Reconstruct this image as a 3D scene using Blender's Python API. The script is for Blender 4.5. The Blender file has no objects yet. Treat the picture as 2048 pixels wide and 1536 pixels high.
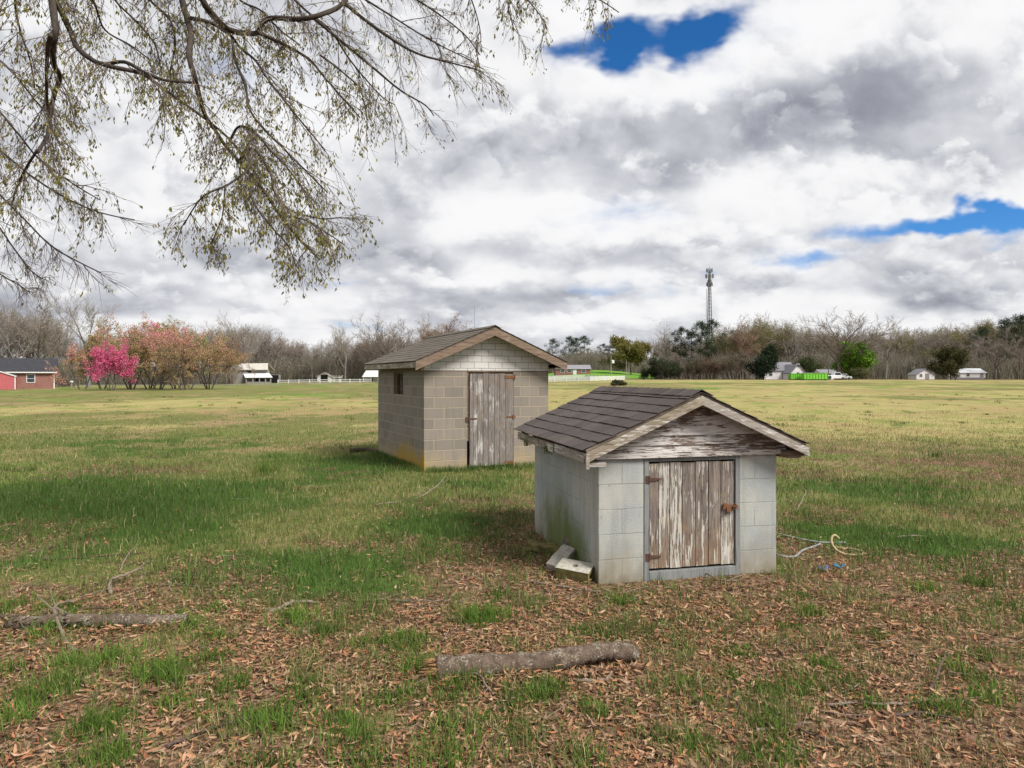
import bpy, math, random
import numpy as np
from mathutils import Vector, Matrix
R = math.radians
SC = bpy.context.scene
COL = SC.collection
F = 1365.0; HZ = 754.0; CH = 1.65           # focal length in photo pixels, horizon row, eye height

# ------------------------------------------------------------------ node helpers
class NT:
    def __init__(self, tree):
        self.t = tree; self.n = tree.nodes; self.l = tree.links
    def node(self, typ, **kw):
        nd = self.n.new(typ)
        for k, v in kw.items(): setattr(nd, k, v)
        return nd
    def put(self, sock, v):
        if v is None: return
        if isinstance(v, bpy.types.NodeSocket): self.l.new(v, sock)
        elif isinstance(v, (tuple, list)):
            v = tuple(v)
            if sock.type == 'RGBA' and len(v) == 3: v = v + (1,)
            sock.default_value = v
        else:
            sock.default_value = v
    def m(self, op, a, b=None, c=None, clamp=False):
        nd = self.node('ShaderNodeMath', operation=op); nd.use_clamp = clamp
        self.put(nd.inputs[0], a); self.put(nd.inputs[1], b)
        if c is not None: self.put(nd.inputs[2], c)
        return nd.outputs[0]
    def vm(self, op, a, b=None):
        nd = self.node('ShaderNodeVectorMath', operation=op)
        self.put(nd.inputs[0], a); self.put(nd.inputs[1], b)
        return nd.outputs[0]
    def mix(self, f, a, b, mode='MIX'):
        nd = self.node('ShaderNodeMix', data_type='RGBA', blend_type=mode)
        self.put(nd.inputs[0], f); self.put(nd.inputs[6], a); self.put(nd.inputs[7], b)
        return nd.outputs[2]
    def noise(self, vec, scale, detail=4, rough=.55, dist=0, lac=2.0, col=False):
        nd = self.node('ShaderNodeTexNoise'); 
        self.put(nd.inputs['Vector'], vec); self.put(nd.inputs['Scale'], scale)
        self.put(nd.inputs['Detail'], detail); self.put(nd.inputs['Roughness'], rough)
        self.put(nd.inputs['Distortion'], dist); self.put(nd.inputs['Lacunarity'], lac)
        return nd.outputs['Color'] if col else nd.outputs[0]
    def voro(self, vec, scale, feature='F1', out='Color', rnd=1):
        nd = self.node('ShaderNodeTexVoronoi', feature=feature)
        self.put(nd.inputs['Vector'], vec); self.put(nd.inputs['Scale'], scale); self.put(nd.inputs['Randomness'], rnd)
        return nd.outputs[out]
    def ss(self, x, a, b, lo=0.0, hi=1.0):      # smoothstep
        nd = self.node('ShaderNodeMapRange', interpolation_type='SMOOTHSTEP')
        self.put(nd.inputs[0], x); self.put(nd.inputs[1], a); self.put(nd.inputs[2], b)
        self.put(nd.inputs[3], lo); self.put(nd.inputs[4], hi)
        return nd.outputs[0]
    def ramp(self, x, stops):
        nd = self.node('ShaderNodeValToRGB'); e = nd.color_ramp.elements
        while len(e) < len(stops): e.new(.5)
        for k, (p, c) in enumerate(stops):
            e[k].position = p; e[k].color = tuple(c) + (1,)
        self.put(nd.inputs[0], x); return nd.outputs[0]
    def map(self, vec, scale=(1, 1, 1), loc=(0, 0, 0), rot=(0, 0, 0)):
        nd = self.node('ShaderNodeMapping'); self.put(nd.inputs[0], vec)
        self.put(nd.inputs[1], loc); self.put(nd.inputs[2], rot); self.put(nd.inputs[3], scale)
        return nd.outputs[0]
    def comb(self, x, y, z):
        nd = self.node('ShaderNodeCombineXYZ')
        self.put(nd.inputs[0], x); self.put(nd.inputs[1], y); self.put(nd.inputs[2], z)
        return nd.outputs[0]
    def sep(self, v):
        nd = self.node('ShaderNodeSeparateXYZ'); self.put(nd.inputs[0], v); return nd.outputs
    def bump(self, h, strength=.4, dist=.02):
        nd = self.node('ShaderNodeBump'); self.put(nd.inputs['Height'], h)
        self.put(nd.inputs['Strength'], strength); self.put(nd.inputs['Distance'], dist)
        return nd.outputs[0]

def new_mat(name):
    m = bpy.data.materials.new(name); m.use_nodes = True
    m.node_tree.nodes.clear()
    g = NT(m.node_tree)
    out = g.node('ShaderNodeOutputMaterial')
    b = g.node('ShaderNodeBsdfPrincipled')
    b.inputs['Specular IOR Level'].default_value = .25
    g.l.new(b.outputs[0], out.inputs[0])
    g.bsdf = b; g.out = out
    def fin(col=None, rough=None, normal=None, metal=None):
        g.put(b.inputs['Base Color'], col); g.put(b.inputs['Roughness'], rough)
        g.put(b.inputs['Normal'], normal) if normal is not None else None
        g.put(b.inputs['Metallic'], metal)
    g.fin = fin
    g.tc = g.node('ShaderNodeTexCoord')
    g.uv = g.tc.outputs['UV']; g.ob = g.tc.outputs['Object']
    return m, g

# ------------------------------------------------------------------ camera
cam = bpy.data.cameras.new('camera'); cam_o = bpy.data.objects.new('camera', cam); COL.objects.link(cam_o)
cam_o.location = (0, 0, CH); cam_o.rotation_euler = (R(90), 0, 0)
cam.sensor_width = 36; cam.lens = F / 2048 * 36; cam.shift_y = -(768 - HZ) / 2048
cam.clip_start = .05; cam.clip_end = 20000
SC.camera = cam_o
SC.view_settings.view_transform = 'Standard'; SC.view_settings.look = 'None'
SC.view_settings.exposure = .22; SC.view_settings.gamma = 1
SC.render.resolution_x = 1024; SC.render.resolution_y = 768
SC.cycles.max_bounces = 6; SC.cycles.transparent_max_bounces = 8
SC.cycles.use_adaptive_sampling = True
# ------------------------------------------------------------------ sky and sun
SUN_DIR = Vector((.62, -.50, .80)).normalized()        # towards the sun: behind the camera, to the right
sun = bpy.data.lights.new('sun', 'SUN'); sun.energy = 4.6; sun.angle = R(22); sun.color = (1, .95, .88)
sun_o = bpy.data.objects.new('sun', sun); COL.objects.link(sun_o)
sun_o.rotation_euler = SUN_DIR.to_track_quat('Z', 'Y').to_euler(); sun_o.location = (20, -20, 40)
def build_world():
    w = bpy.data.worlds.new('World'); SC.world = w; w.use_nodes = True
    w.node_tree.nodes.clear(); g = NT(w.node_tree)
    out = g.node('ShaderNodeOutputWorld')
    sky = g.node('ShaderNodeTexSky', sky_type='NISHITA')
    sky.sun_disc = False; sky.sun_elevation = math.asin(SUN_DIR.z)
    sky.sun_rotation = math.atan2(SUN_DIR.x, SUN_DIR.y)
    sky.dust_density = 0; sky.ozone_density = 6.0; sky.air_density = 1.0; sky.altitude = 2500
    d = g.node('ShaderNodeTexCoord').outputs['Generated']
    X, Y, Z = g.sep(d)
    zp = g.m('MAXIMUM', Z, 0.0)
    q = g.m('ADD', zp, .13)
    p = g.comb(g.m('DIVIDE', X, q), g.m('DIVIDE', Y, q), 0)
    ys = g.m('MAXIMUM', Y, .12)
    v = g.m('DIVIDE', zp, ys)
    uv = g.comb(g.m('DIVIDE', X, ys), v, 0)
    def n2d(vec, scale, detail, rough):
        nd = g.node('ShaderNodeTexNoise', noise_dimensions='2D')
        g.put(nd.inputs['Vector'], vec); g.put(nd.inputs['Scale'], scale)
        g.put(nd.inputs['Detail'], detail); g.put(nd.inputs['Roughness'], rough)
        return nd
    wv = g.vm('SUBTRACT', n2d(g.vm('MULTIPLY', uv, (1, 1.6, 1)), 6.0, 4, .55).outputs['Color'], (.5, .5, .5))
    def vmad(a, k, b):
        nd = g.node('ShaderNodeVectorMath', operation='MULTIPLY_ADD')
        g.put(nd.inputs[0], a); g.put(nd.inputs[1], k); g.put(nd.inputs[2], b); return nd.outputs[0]
    uw = vmad(wv, (.16, .085, 0), uv)
    def blobs(lst):
        tot = 0.0
        for (bx, by, rx, ry, wt, ang) in lst:
            nd = g.node('ShaderNodeMapping', vector_type='TEXTURE'); g.put(nd.inputs[0], uw)
            nd.inputs[1].default_value = ((bx - 1024) / F, (HZ - by) / F, 0)
            nd.inputs[2].default_value = (0, 0, R(ang))
            nd.inputs[3].default_value = (rx / F * 1.75, ry / F * 1.75, 1)
            ln = g.node('ShaderNodeVectorMath', operation='LENGTH'); g.put(ln.inputs[0], nd.outputs[0])
            e = g.ss(ln.outputs['Value'], 0, 1, wt, 0)
            tot = g.m('ADD', tot, e)
        return tot
    # holes of clear sky, heavier grey banks and bright heads: (column, row, half width, half height, weight, tilt)
    holes = blobs([(1225, 98, 125, 46, .62, 8), (1410, 66, 90, 40, .55, 28), (1172, 138, 36, 40, -.30, 0), (1312, 135, 40, 40, -.34, 0), (60, 300, 300, 120, -.3, 0), (1240, 20, 120, 26, -.25, 8), (1350, 676, 160, 24, -.3, 0), (480, 520, 190, 70, -.4, 0), (1110, 95, 46, 20, .25, 0),
                   (1810, 446, 150, 24, .50, 6), (2010, 432, 170, 34, .62, 3), (2090, 445, 170, 40, .55, 0), (1630, 527, 90, 14, .24, 0), (1960, 15, 70, 22, .34, 0),
                   (975, 305, 70, 14, .22, 0), (1990, 490, 70, 14, .3, 0), (1440, 552, 34, 9, .28, 0)])
    dark = blobs([(1590, 252, 400, 84, 1.05, 13), (1170, 250, 170, 50, .55, 0), (1900, 330, 170, 44, .35, 5),
                  (1180, 500, 330, 34, .6, 3), (760, 525, 170, 30, .5, 0), (1060, 600, 190, 24, .65, 0), (1900, 590, 190, 26, .75, 0),
                  (1560, 575, 140, 20, .45, 0), (300, 610, 320, 30, .55, 0), (800, 330, 180, 46, .35, 0)])
    light = blobs([(1960, 150, 170, 80, .8, 30), (1560, 70, 260, 50, .5, 20), (1370, 165, 170, 36, .55, 8), (1180, 190, 66, 50, .4, 0),
                   (1250, 400, 240, 54, .55, 0), (1600, 365, 240, 36, .45, 6), (950, 425, 260, 40, .5, 0),
                   (1080, 556, 170, 20, .5, 0), (330, 320, 170, 66, .4, 0), (1850, 520, 170, 22, .35, 0), (620, 560, 170, 14, .35, 0)])
    p1 = vmad(wv, (.22, .22, 0), p)
    n1 = n2d(p1, 1.25, 5, .5).outputs[0]
    n2 = n2d(g.vm('MULTIPLY', p1, (.955, .90, 1)), 1.25, 3, .45).outputs[0]
    vv = g.m('MULTIPLY', g.m('POWER', g.m('ADD', v, .05), .5), 1.6)
    dd = vmad(wv, (.035, .03, 0), g.comb(g.sep(uv)[0], vv, 0))
    b1 = n2d(dd, 3.7, 8, .53).outputs[0]
    b2 = n2d(g.vm('ADD', dd, (.014, .070, 0)), 3.7, 4, .45).outputs[0]
    dens = g.m('ADD', g.m('ADD', n1, .155), g.m('MULTIPLY', g.m('SUBTRACT', b1, .5), .80))
    dens = g.m('ADD', g.m('SUBTRACT', dens, holes), g.m('MULTIPLY', dark, .22))
    cov = g.ss(dens, .06, .53)
    lit = g.m('ADD', g.m('MULTIPLY', g.m('SUBTRACT', n1, n2), .75), g.m('MULTIPLY', g.m('SUBTRACT', b1, b2), 1.9))
    core = g.ss(dens, .55, .95)
    t = g.m('ADD', g.m('ADD', .745, lit), g.m('MULTIPLY', core, -.12))
    t = g.m('ADD', t, g.m('MULTIPLY', light, .36))
    t = g.m('SUBTRACT', t, g.m('MULTIPLY', dark, .60))
    t = g.m('SUBTRACT', t, g.ss(v, .0, .12, .08, 0))
    # two sheets of cumulus heads with crisp upper edges over the softer deck
    for (sc, off, dl, lo, hi, gain, amt) in ((4.3, (3.1, 7.7, 0), .045, .49, .56, 2.6, .75), (8.0, (11.3, 2.9, 0), .026, .51, .58, 2.3, .6)):
        q1 = g.vm('ADD', dd, off)
        m1 = n2d(q1, sc, 7, .56).outputs[0]; m2 = n2d(g.vm('ADD', q1, (dl * .25, dl, 0)), sc, 4, .5).outputs[0]
        al = g.m('MULTIPLY', g.ss(m1, lo, hi), amt)
        tk = g.m('ADD', g.m('ADD', g.m('MULTIPLY', t, .62), .25), g.m('MULTIPLY', g.m('SUBTRACT', m1, m2), gain))
        t = g.m('ADD', t, g.m('MULTIPLY', al, g.m('SUBTRACT', tk, t)))
    t = g.ss(t, -.42, 1.16)
    cc = g.ramp(t, [(0, (.22, .228, .27)), (.30, (.345, .356, .405)), (.66, (.565, .575, .61)), (.90, (.78, .78, .79)), (1, (.82, .82, .83))])
    hs = g.node('ShaderNodeHueSaturation'); hs.inputs['Saturation'].default_value = 1.22; g.l.new(sky.outputs[0], hs.inputs['Color'])
    bg1 = g.node('ShaderNodeBackground'); bg1.inputs[1].default_value = .125
    g.l.new(hs.outputs[0], bg1.inputs[0])
    bg2 = g.node('ShaderNodeBackground'); bg2.inputs[1].default_value = 1.0; g.l.new(cc, bg2.inputs[0])
    mx = g.node('ShaderNodeMixShader'); g.l.new(cov, mx.inputs[0])
    g.l.new(bg1.outputs[0], mx.inputs[1]); g.l.new(bg2.outputs[0], mx.inputs[2])
    g.l.new(mx.outputs[0], out.inputs[0])
    w.cycles.sampling_method = 'MANUAL'; w.cycles.sample_map_resolution = 512
build_world()
# ------------------------------------------------------------------ mesh helpers
def link(o, parent=None):
    COL.objects.link(o)
    if parent is not None: o.parent = parent
    return o
def tag(o, label=None, cat=None, group=None, kind=None):
    if label: o['label'] = label
    if cat: o['category'] = cat
    if group: o['group'] = group
    if kind: o['kind'] = kind
    return o
def thing(name, label, cat, loc=(0, 0, 0), rz=0, group=None):
    o = bpy.data.objects.new(name, None); o.empty_display_size = .2
    o.location = loc; o.rotation_euler = (0, 0, rz); COL.objects.link(o)
    return tag(o, label, cat, group)
def copy_tree(src, loc, rz, scale, label, group=None):
    r = src.copy(); COL.objects.link(r)
    r.location = loc; r.rotation_euler = (0, 0, rz); r.scale = scale
    r['label'] = label
    if group: r['group'] = group
    elif 'group' in r: del r['group']
    for ch in src.children:
        c = ch.copy(); COL.objects.link(c); c.parent = r
        for gch in ch.children:
            e = gch.copy(); COL.objects.link(e); e.parent = c
    return r
def auto_uv(me):
    n = len(me.loops)
    if n == 0: return
    co = np.empty(len(me.vertices) * 3, np.float32); me.vertices.foreach_get('co', co); co = co.reshape(-1, 3)
    li = np.empty(n, np.int32); me.loops.foreach_get('vertex_index', li)
    pn = np.empty(len(me.polygons) * 3, np.float32); me.polygons.foreach_get('normal', pn); pn = np.abs(pn.reshape(-1, 3))
    lt = np.empty(len(me.polygons), np.int32); me.polygons.foreach_get('loop_total', lt)
    ax = np.repeat(pn.argmax(1), lt); c = co[li]
    uv = np.where((ax == 2)[:, None], c[:, [0, 1]], np.where((ax == 0)[:, None], c[:, [1, 2]], c[:, [0, 2]]))
    l = me.uv_layers.new(name='UVMap'); l.data.foreach_set('uv', uv.astype(np.float32).ravel())
class MB:
    def __init__(s): s.v = []; s.f = []; s.M = None
    def add(s, vs, fs):
        b = len(s.v)
        for p in vs:
            p = Vector(p)
            if s.M is not None: p = s.M @ p
            s.v.append(tuple(p))
        s.f += [tuple(b + i for i in f) for f in fs]
        return s
    def box(s, x0, y0, z0, x1, y1, z1):
        return s.add([(x0, y0, z0), (x1, y0, z0), (x1, y1, z0), (x0, y1, z0), (x0, y0, z1), (x1, y0, z1), (x1, y1, z1), (x0, y1, z1)],
                     [(0, 3, 2, 1), (4, 5, 6, 7), (0, 1, 5, 4), (1, 2, 6, 5), (2, 3, 7, 6), (3, 0, 4, 7)])
    def prism(s, poly, d):                      # polygon (ccw seen against d) pushed along d
        n = len(poly); d = Vector(d); P = [Vector(p) for p in poly]
        return s.add(P + [p + d for p in P], [tuple(range(n))[::-1], tuple(range(n, 2 * n))] +
                     [(i, (i + 1) % n, (i + 1) % n + n, i + n) for i in range(n)])
    def slab(s, a, b, c, d, t):                 # quad a b c d with thickness t along its normal (downwards if negative)
        a, b, c, d = map(Vector, (a, b, c, d)); n = (b - a).cross(d - a).normalized() * t
        return s.prism([a, b, c, d], n)
    def tube(s, pts, rad, n=8, cap=True, seed=None, rough=0.0):
        P = [Vector(p) for p in pts]; rr = random.Random(seed)
        if not isinstance(rad, (list, tuple)): rad = [rad] * len(P)
        vs = []; fs = []; up = Vector((.13, .21, 1))
        for i, p in enumerate(P):
            t = (P[min(i + 1, len(P) - 1)] - P[max(i - 1, 0)]).normalized()
            a = t.cross(up)
            if a.length < .1: a = t.cross(Vector((1, 0, 0)))
            a.normalize(); b = t.cross(a)
            for k in range(n):
                th = 2 * math.pi * k / n; r = rad[i] * (1 + rough * (rr.random() * 2 - 1))
                vs.append(p + (a * math.cos(th) + b * math.sin(th)) * r)
        for i in range(len(P) - 1):
            for k in range(n):
                fs.append((i * n + k, i * n + (k + 1) % n, (i + 1) * n + (k + 1) % n, (i + 1) * n + k))
        if cap: fs += [tuple(range(n))[::-1], tuple(range((len(P) - 1) * n, len(P) * n))]
        return s.add(vs, fs)
    def build(s, name, mat, parent=None, smooth=False, bevel=0, loc=None):
        me = bpy.data.meshes.new(name); me.from_pydata(s.v, [], s.f); me.update()
        import bmesh
        bm = bmesh.new(); bm.from_mesh(me); bmesh.ops.recalc_face_normals(bm, faces=bm.faces); bm.to_mesh(me); bm.free()
        auto_uv(me); me.materials.append(mat)
        if smooth: me.polygons.foreach_set('use_smooth', [True] * len(me.polygons))
        o = bpy.data.objects.new(name, me); link(o, parent)
        if loc is not None: o.location = loc
        if bevel:
            b = o.modifiers.new('bevel', 'BEVEL'); b.width = bevel; b.segments = 2; b.limit_method = 'ANGLE'
        return o
def np_mesh(name, V, quads=None, tris=None, cols=None, mat=None, parent=None, smooth=False):
    me = bpy.data.meshes.new(name)
    nq = 0 if quads is None else len(quads); nt = 0 if tris is None else len(tris)
    me.vertices.add(len(V)); me.vertices.foreach_set('co', np.ascontiguousarray(V, np.float32).ravel())
    loops = np.concatenate([np.asarray(quads, np.int32).ravel() if nq else np.zeros(0, np.int32), np.asarray(tris, np.int32).ravel() if nt else np.zeros(0, np.int32)])
    me.loops.add(len(loops)); me.loops.foreach_set('vertex_index', loops)
    me.polygons.add(nq + nt)
    st = np.concatenate([np.arange(nq) * 4, nq * 4 + np.arange(nt) * 3]).astype(np.int32)
    me.polygons.foreach_set('loop_start', st)
    if cols is not None:
        a = me.color_attributes.new('tint', 'FLOAT_COLOR', 'POINT')
        c = np.ones((len(V), 4), np.float32); c[:, :3] = cols
        a.data.foreach_set('color', c.ravel())
    if smooth: me.polygons.foreach_set('use_smooth', np.ones(nq + nt, bool))
    me.update(calc_edges=True)
    if mat is not None: me.materials.append(mat)
    o = bpy.data.objects.new(name, me)
    link(o, parent); return o
def seg_arrays(P0, P1, R0, R1, n=3):            # many thin tapered prisms at once
    P0 = np.asarray(P0, float); P1 = np.asarray(P1, float); d = P1 - P0
    d /= np.linalg.norm(d, axis=1, keepdims=True) + 1e-9
    h = np.where(np.abs(d[:, 2:3]) > .9, np.array([[1., 0, 0]]), np.array([[0, 0, 1.]]))
    a = np.cross(d, h); a /= np.linalg.norm(a, axis=1, keepdims=True) + 1e-9; b = np.cross(d, a)
    N = len(P0); V = np.empty((N, 2, n, 3))
    for k in range(n):
        th = 2 * math.pi * k / n; r = a * math.cos(th) + b * math.sin(th)
        V[:, 0, k] = P0 + r * np.asarray(R0)[:, None]; V[:, 1, k] = P1 + r * np.asarray(R1)[:, None]
    base = (np.arange(N) * 2 * n)[:, None, None]
    k = np.arange(n); q = np.stack([k, (k + 1) % n, (k + 1) % n + n, k + n], -1)[None]
    return V.reshape(-1, 3), (base + q).reshape(-1, 4)

# ------------------------------------------------------------------ value noise and ground shape
_rs = np.random.RandomState(11); _T = _rs.rand(256, 256)
def vnoise(x, y):
    x = np.asarray(x, float); y = np.asarray(y, float)
    xi = np.floor(x).astype(int); yi = np.floor(y).astype(int); fx = x - xi; fy = y - yi
    fx = fx * fx * (3 - 2 * fx); fy = fy * fy * (3 - 2 * fy)
    g = lambda i, j: _T[(xi + i) & 255, (yi + j) & 255]
    return (g(0, 0) * (1 - fx) + g(1, 0) * fx) * (1 - fy) + (g(0, 1) * (1 - fx) + g(1, 1) * fx) * fy
def fbm(x, y, oct=4):
    t = 0; a = .5; s = 0
    for k in range(oct):
        t = t + a * vnoise(np.asarray(x) * 2 ** k + 17.3 * k, np.asarray(y) * 2 ** k + 9.1 * k); s += a; a *= .5
    return t / s
def sstep(x, a, b):
    t = np.clip((np.asarray(x, float) - a) / (b - a), 0, 1); return t * t * (3 - 2 * t)
_AZ = (np.array([0, 500, 700, 1100, 1300, 2048]) - 1024) / F
_ZF = np.array([-.33, -.1, .22, .44, .99, .88])
def ground_z(x, y):
    x = np.asarray(x, float); y = np.asarray(y, float); yy = np.maximum(y, 1)
    far = np.interp(np.clip(x / yy, -1, 1), _AZ, _ZF)
    z = far * sstep(y, 40, 150)
    z = z + (1.35 - far) * sstep(y, 150, 330)
    s_ = x / yy
    z = z + 3.3 * np.exp(-((s_ - .118) / .085) ** 2) * sstep(y, 172, 290) + 1.0 * np.exp(-((s_ + .26) / .09) ** 2) * sstep(y, 185, 260) * (y > 0)
    z = z - .135 * sstep(y, 8, 12.3) * (1 - sstep(y, 22, 50))
    bump = (fbm(x * .45, y * .45, 3) - .5) * .10 + (fbm(x * 2.2, y * 2.2, 3) - .5) * .035
    near_shed = np.exp(-(((x - 1.3) / 1.3) ** 2 + ((y - 6.5) / 1.4) ** 2)) + np.exp(-(((x + 1.2) / 2) ** 2 + ((y - 14.5) / 2.2) ** 2))
    return z + bump * (1 - .85 * np.clip(near_shed, 0, 1))
def gz(x, y): return float(ground_z(x, y))
def gp(px, py, D=None):                          # photo pixel -> point on the ground (or at distance D)
    s = (px - 1024) / F
    if D is None:
        D = F * CH / max(py - HZ, 2)
        for _ in range(12): D = .5 * D + .5 * F * (CH - gz(s * D, D)) / max(py - HZ, 2)
    return Vector((s * D, D, gz(s * D, D)))
def at(px, py, D): return Vector(((px - 1024) / F * D, D, CH - (py - HZ) / F * D))

# ground cover: where it is leaf litter, lush grass or dry straw (photo regions turned into places on the ground)
def _blobset(lst):
    out = []
    for (px, py, rx, ry, w) in lst:
        c = gp(px, py); a = gp(px, max(py - ry, HZ + 6)); b = gp(px, py + ry)
        out.append((c.x, c.y, rx / F * c.y, max((a.y - b.y) / 2, .05), w))
    return out
LUSH = _blobset([(120, 985, 330, 42, 1), (420, 1000, 260, 50, .9), (330, 1075, 170, 36, .7), (880, 1062, 150, 40, 1.2), (620, 1140, 260, 55, 1.1),
                 (30, 1078, 60, 22, 1), (720, 925, 120, 24, 1.0), (960, 965, 130, 26, .7), (1720, 982, 220, 26, 1), (1980, 1110, 170, 70, 1),
                 (1660, 1065, 110, 28, .8), (560, 915, 80, 14, .5), (60, 1130, 120, 24, .6), (250, 890, 250, 26, .5), (1760, 1090, 110, 40, .5), (1980, 1230, 90, 40, .6), (700, 1180, 200, 25, .5)])
LITT = _blobset([(1010, 1110, 130, 60, 1.1), (110, 1068, 100, 28, .8), (560, 940, 160, 14, .5), (1760, 910, 360, 46, .42), (1660, 1025, 150, 22, .6),
                 (250, 945, 220, 12, .5), (690, 1088, 120, 16, .7), (1500, 1190, 360, 60, .8), (700, 1250, 300, 40, .7), (100, 1195, 180, 30, .6), (1640, 1130, 80, 24, .8), (1280, 1190, 240, 24, 1.0),
                 (2000, 940, 160, 30, .45), (820, 1105, 140, 22, .6), (1130, 1095, 70, 60, 1.0)])
DRYB = _blobset([(330, 855, 420, 16, .9), (250, 800, 400, 14, .8), (1850, 860, 400, 30, .5), (560, 830, 300, 14, .5), (1450, 800, 700, 26, .7)])
GRN = _blobset([(150, 785, 330, 9, .9), (600, 775, 300, 9, .6), (200, 885, 330, 18, .9), (520, 860, 260, 16, .5), (1300, 775, 300, 6, .5), (1500, 768, 300, 4, .6)])
def _bsum(bl, x, y):
    t = 0
    for (cx, cy, rx, ry, w) in bl: t = t + w * np.exp(-(((x - cx) / rx) ** 2 + ((y - cy) / ry) ** 2))
    return t
def cover(x, y):
    x = np.asarray(x, float); y = np.asarray(y, float)
    nz = fbm(x * .9 + 40, y * .9, 4) - .5; n2 = fbm(x * 3.1 + 7, y * 3.1 + 3, 3) - .5; n3 = fbm(x * .16 + 3, y * .16, 3) - .5
    litter = (1 - sstep(y, 3.6, 8.5)) * .74 + _bsum(LITT, x, y) - .62 * _bsum(LUSH, x, y) + nz * 2.0 + n2 * 1.5
    litter = litter + .34 * (1 - sstep(y, 9, 22)) - .04
    litter = litter * (1 - sstep(y, 9, 26))
    litter = np.maximum(litter, 1.1 * np.exp(-((y - 180) / 12) ** 2) * sstep(x / np.maximum(y, 1), .17, .2) * (x > 0))  # brown band painted in for the shadowed grass at the foot of the far trees
    lush = _bsum(LUSH, x, y) * 1.05 + nz * 1.5 + n2 * 1.2 - .12 * (1 - sstep(y, 4, 6))
    fx = np.clip(x / np.maximum(y, 1), -1, 1)
    n5 = fbm(x * .055 + 9, y * .075 + 4, 5) - .5
    dry = .03 + sstep(y, 12, 30) * (.10 + .50 * sstep(fx, -.25, .15)) + n5 * 2.6 + .8 * _bsum(DRYB, x, y) - .9 * _bsum(GRN, x, y) + n3 * 1.3 + nz * .5 - .5 * lush
    dry = dry - 1.6 * sstep(y, 165, 190) * (1 - sstep(fx, .14, .2)) * sstep(fx, -.6, -.3)
    c = lambda a: np.clip(a, 0, 1)
    return c(litter), c(lush), c(dry)  # litter also carries the brown band painted for the far shadowed grass
# ------------------------------------------------------------------ materials
def mat_plain(name, c1, c2=None, scale=8, rough=.7, bump=.2, bd=.01, metal=0, stretch=(1, 1, 1), spec=.25):
    m, g = new_mat(name); c2 = c2 or tuple(k * .75 for k in c1)
    v = g.map(g.ob, stretch)
    n = g.noise(v, scale, 6, .6)
    g.fin(g.ramp(n, [(.3, c2), (.7, c1)]), rough, g.bump(n, bump, bd) if bump else None, metal)
    g.bsdf.inputs['Specular IOR Level'].default_value = spec
    return m
def mat_tint(name, rough=.7, trans=.25, vary=.0):       # colour carried by the mesh (leaves, blades, twigs)
    m, g = new_mat(name)
    a = g.node('ShaderNodeAttribute', attribute_name='tint').outputs['Color']
    g.fin(a, rough); g.bsdf.inputs['Specular IOR Level'].default_value = .2
    if trans:
        t = g.node('ShaderNodeBsdfTranslucent'); g.l.new(a, t.inputs[0])
        mx = g.node('ShaderNodeMixShader'); mx.inputs[0].default_value = trans
        g.l.new(g.bsdf.outputs[0], mx.inputs[1]); g.l.new(t.outputs[0], mx.inputs[2]); g.l.new(mx.outputs[0], g.out.inputs[0])
    return m
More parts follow.
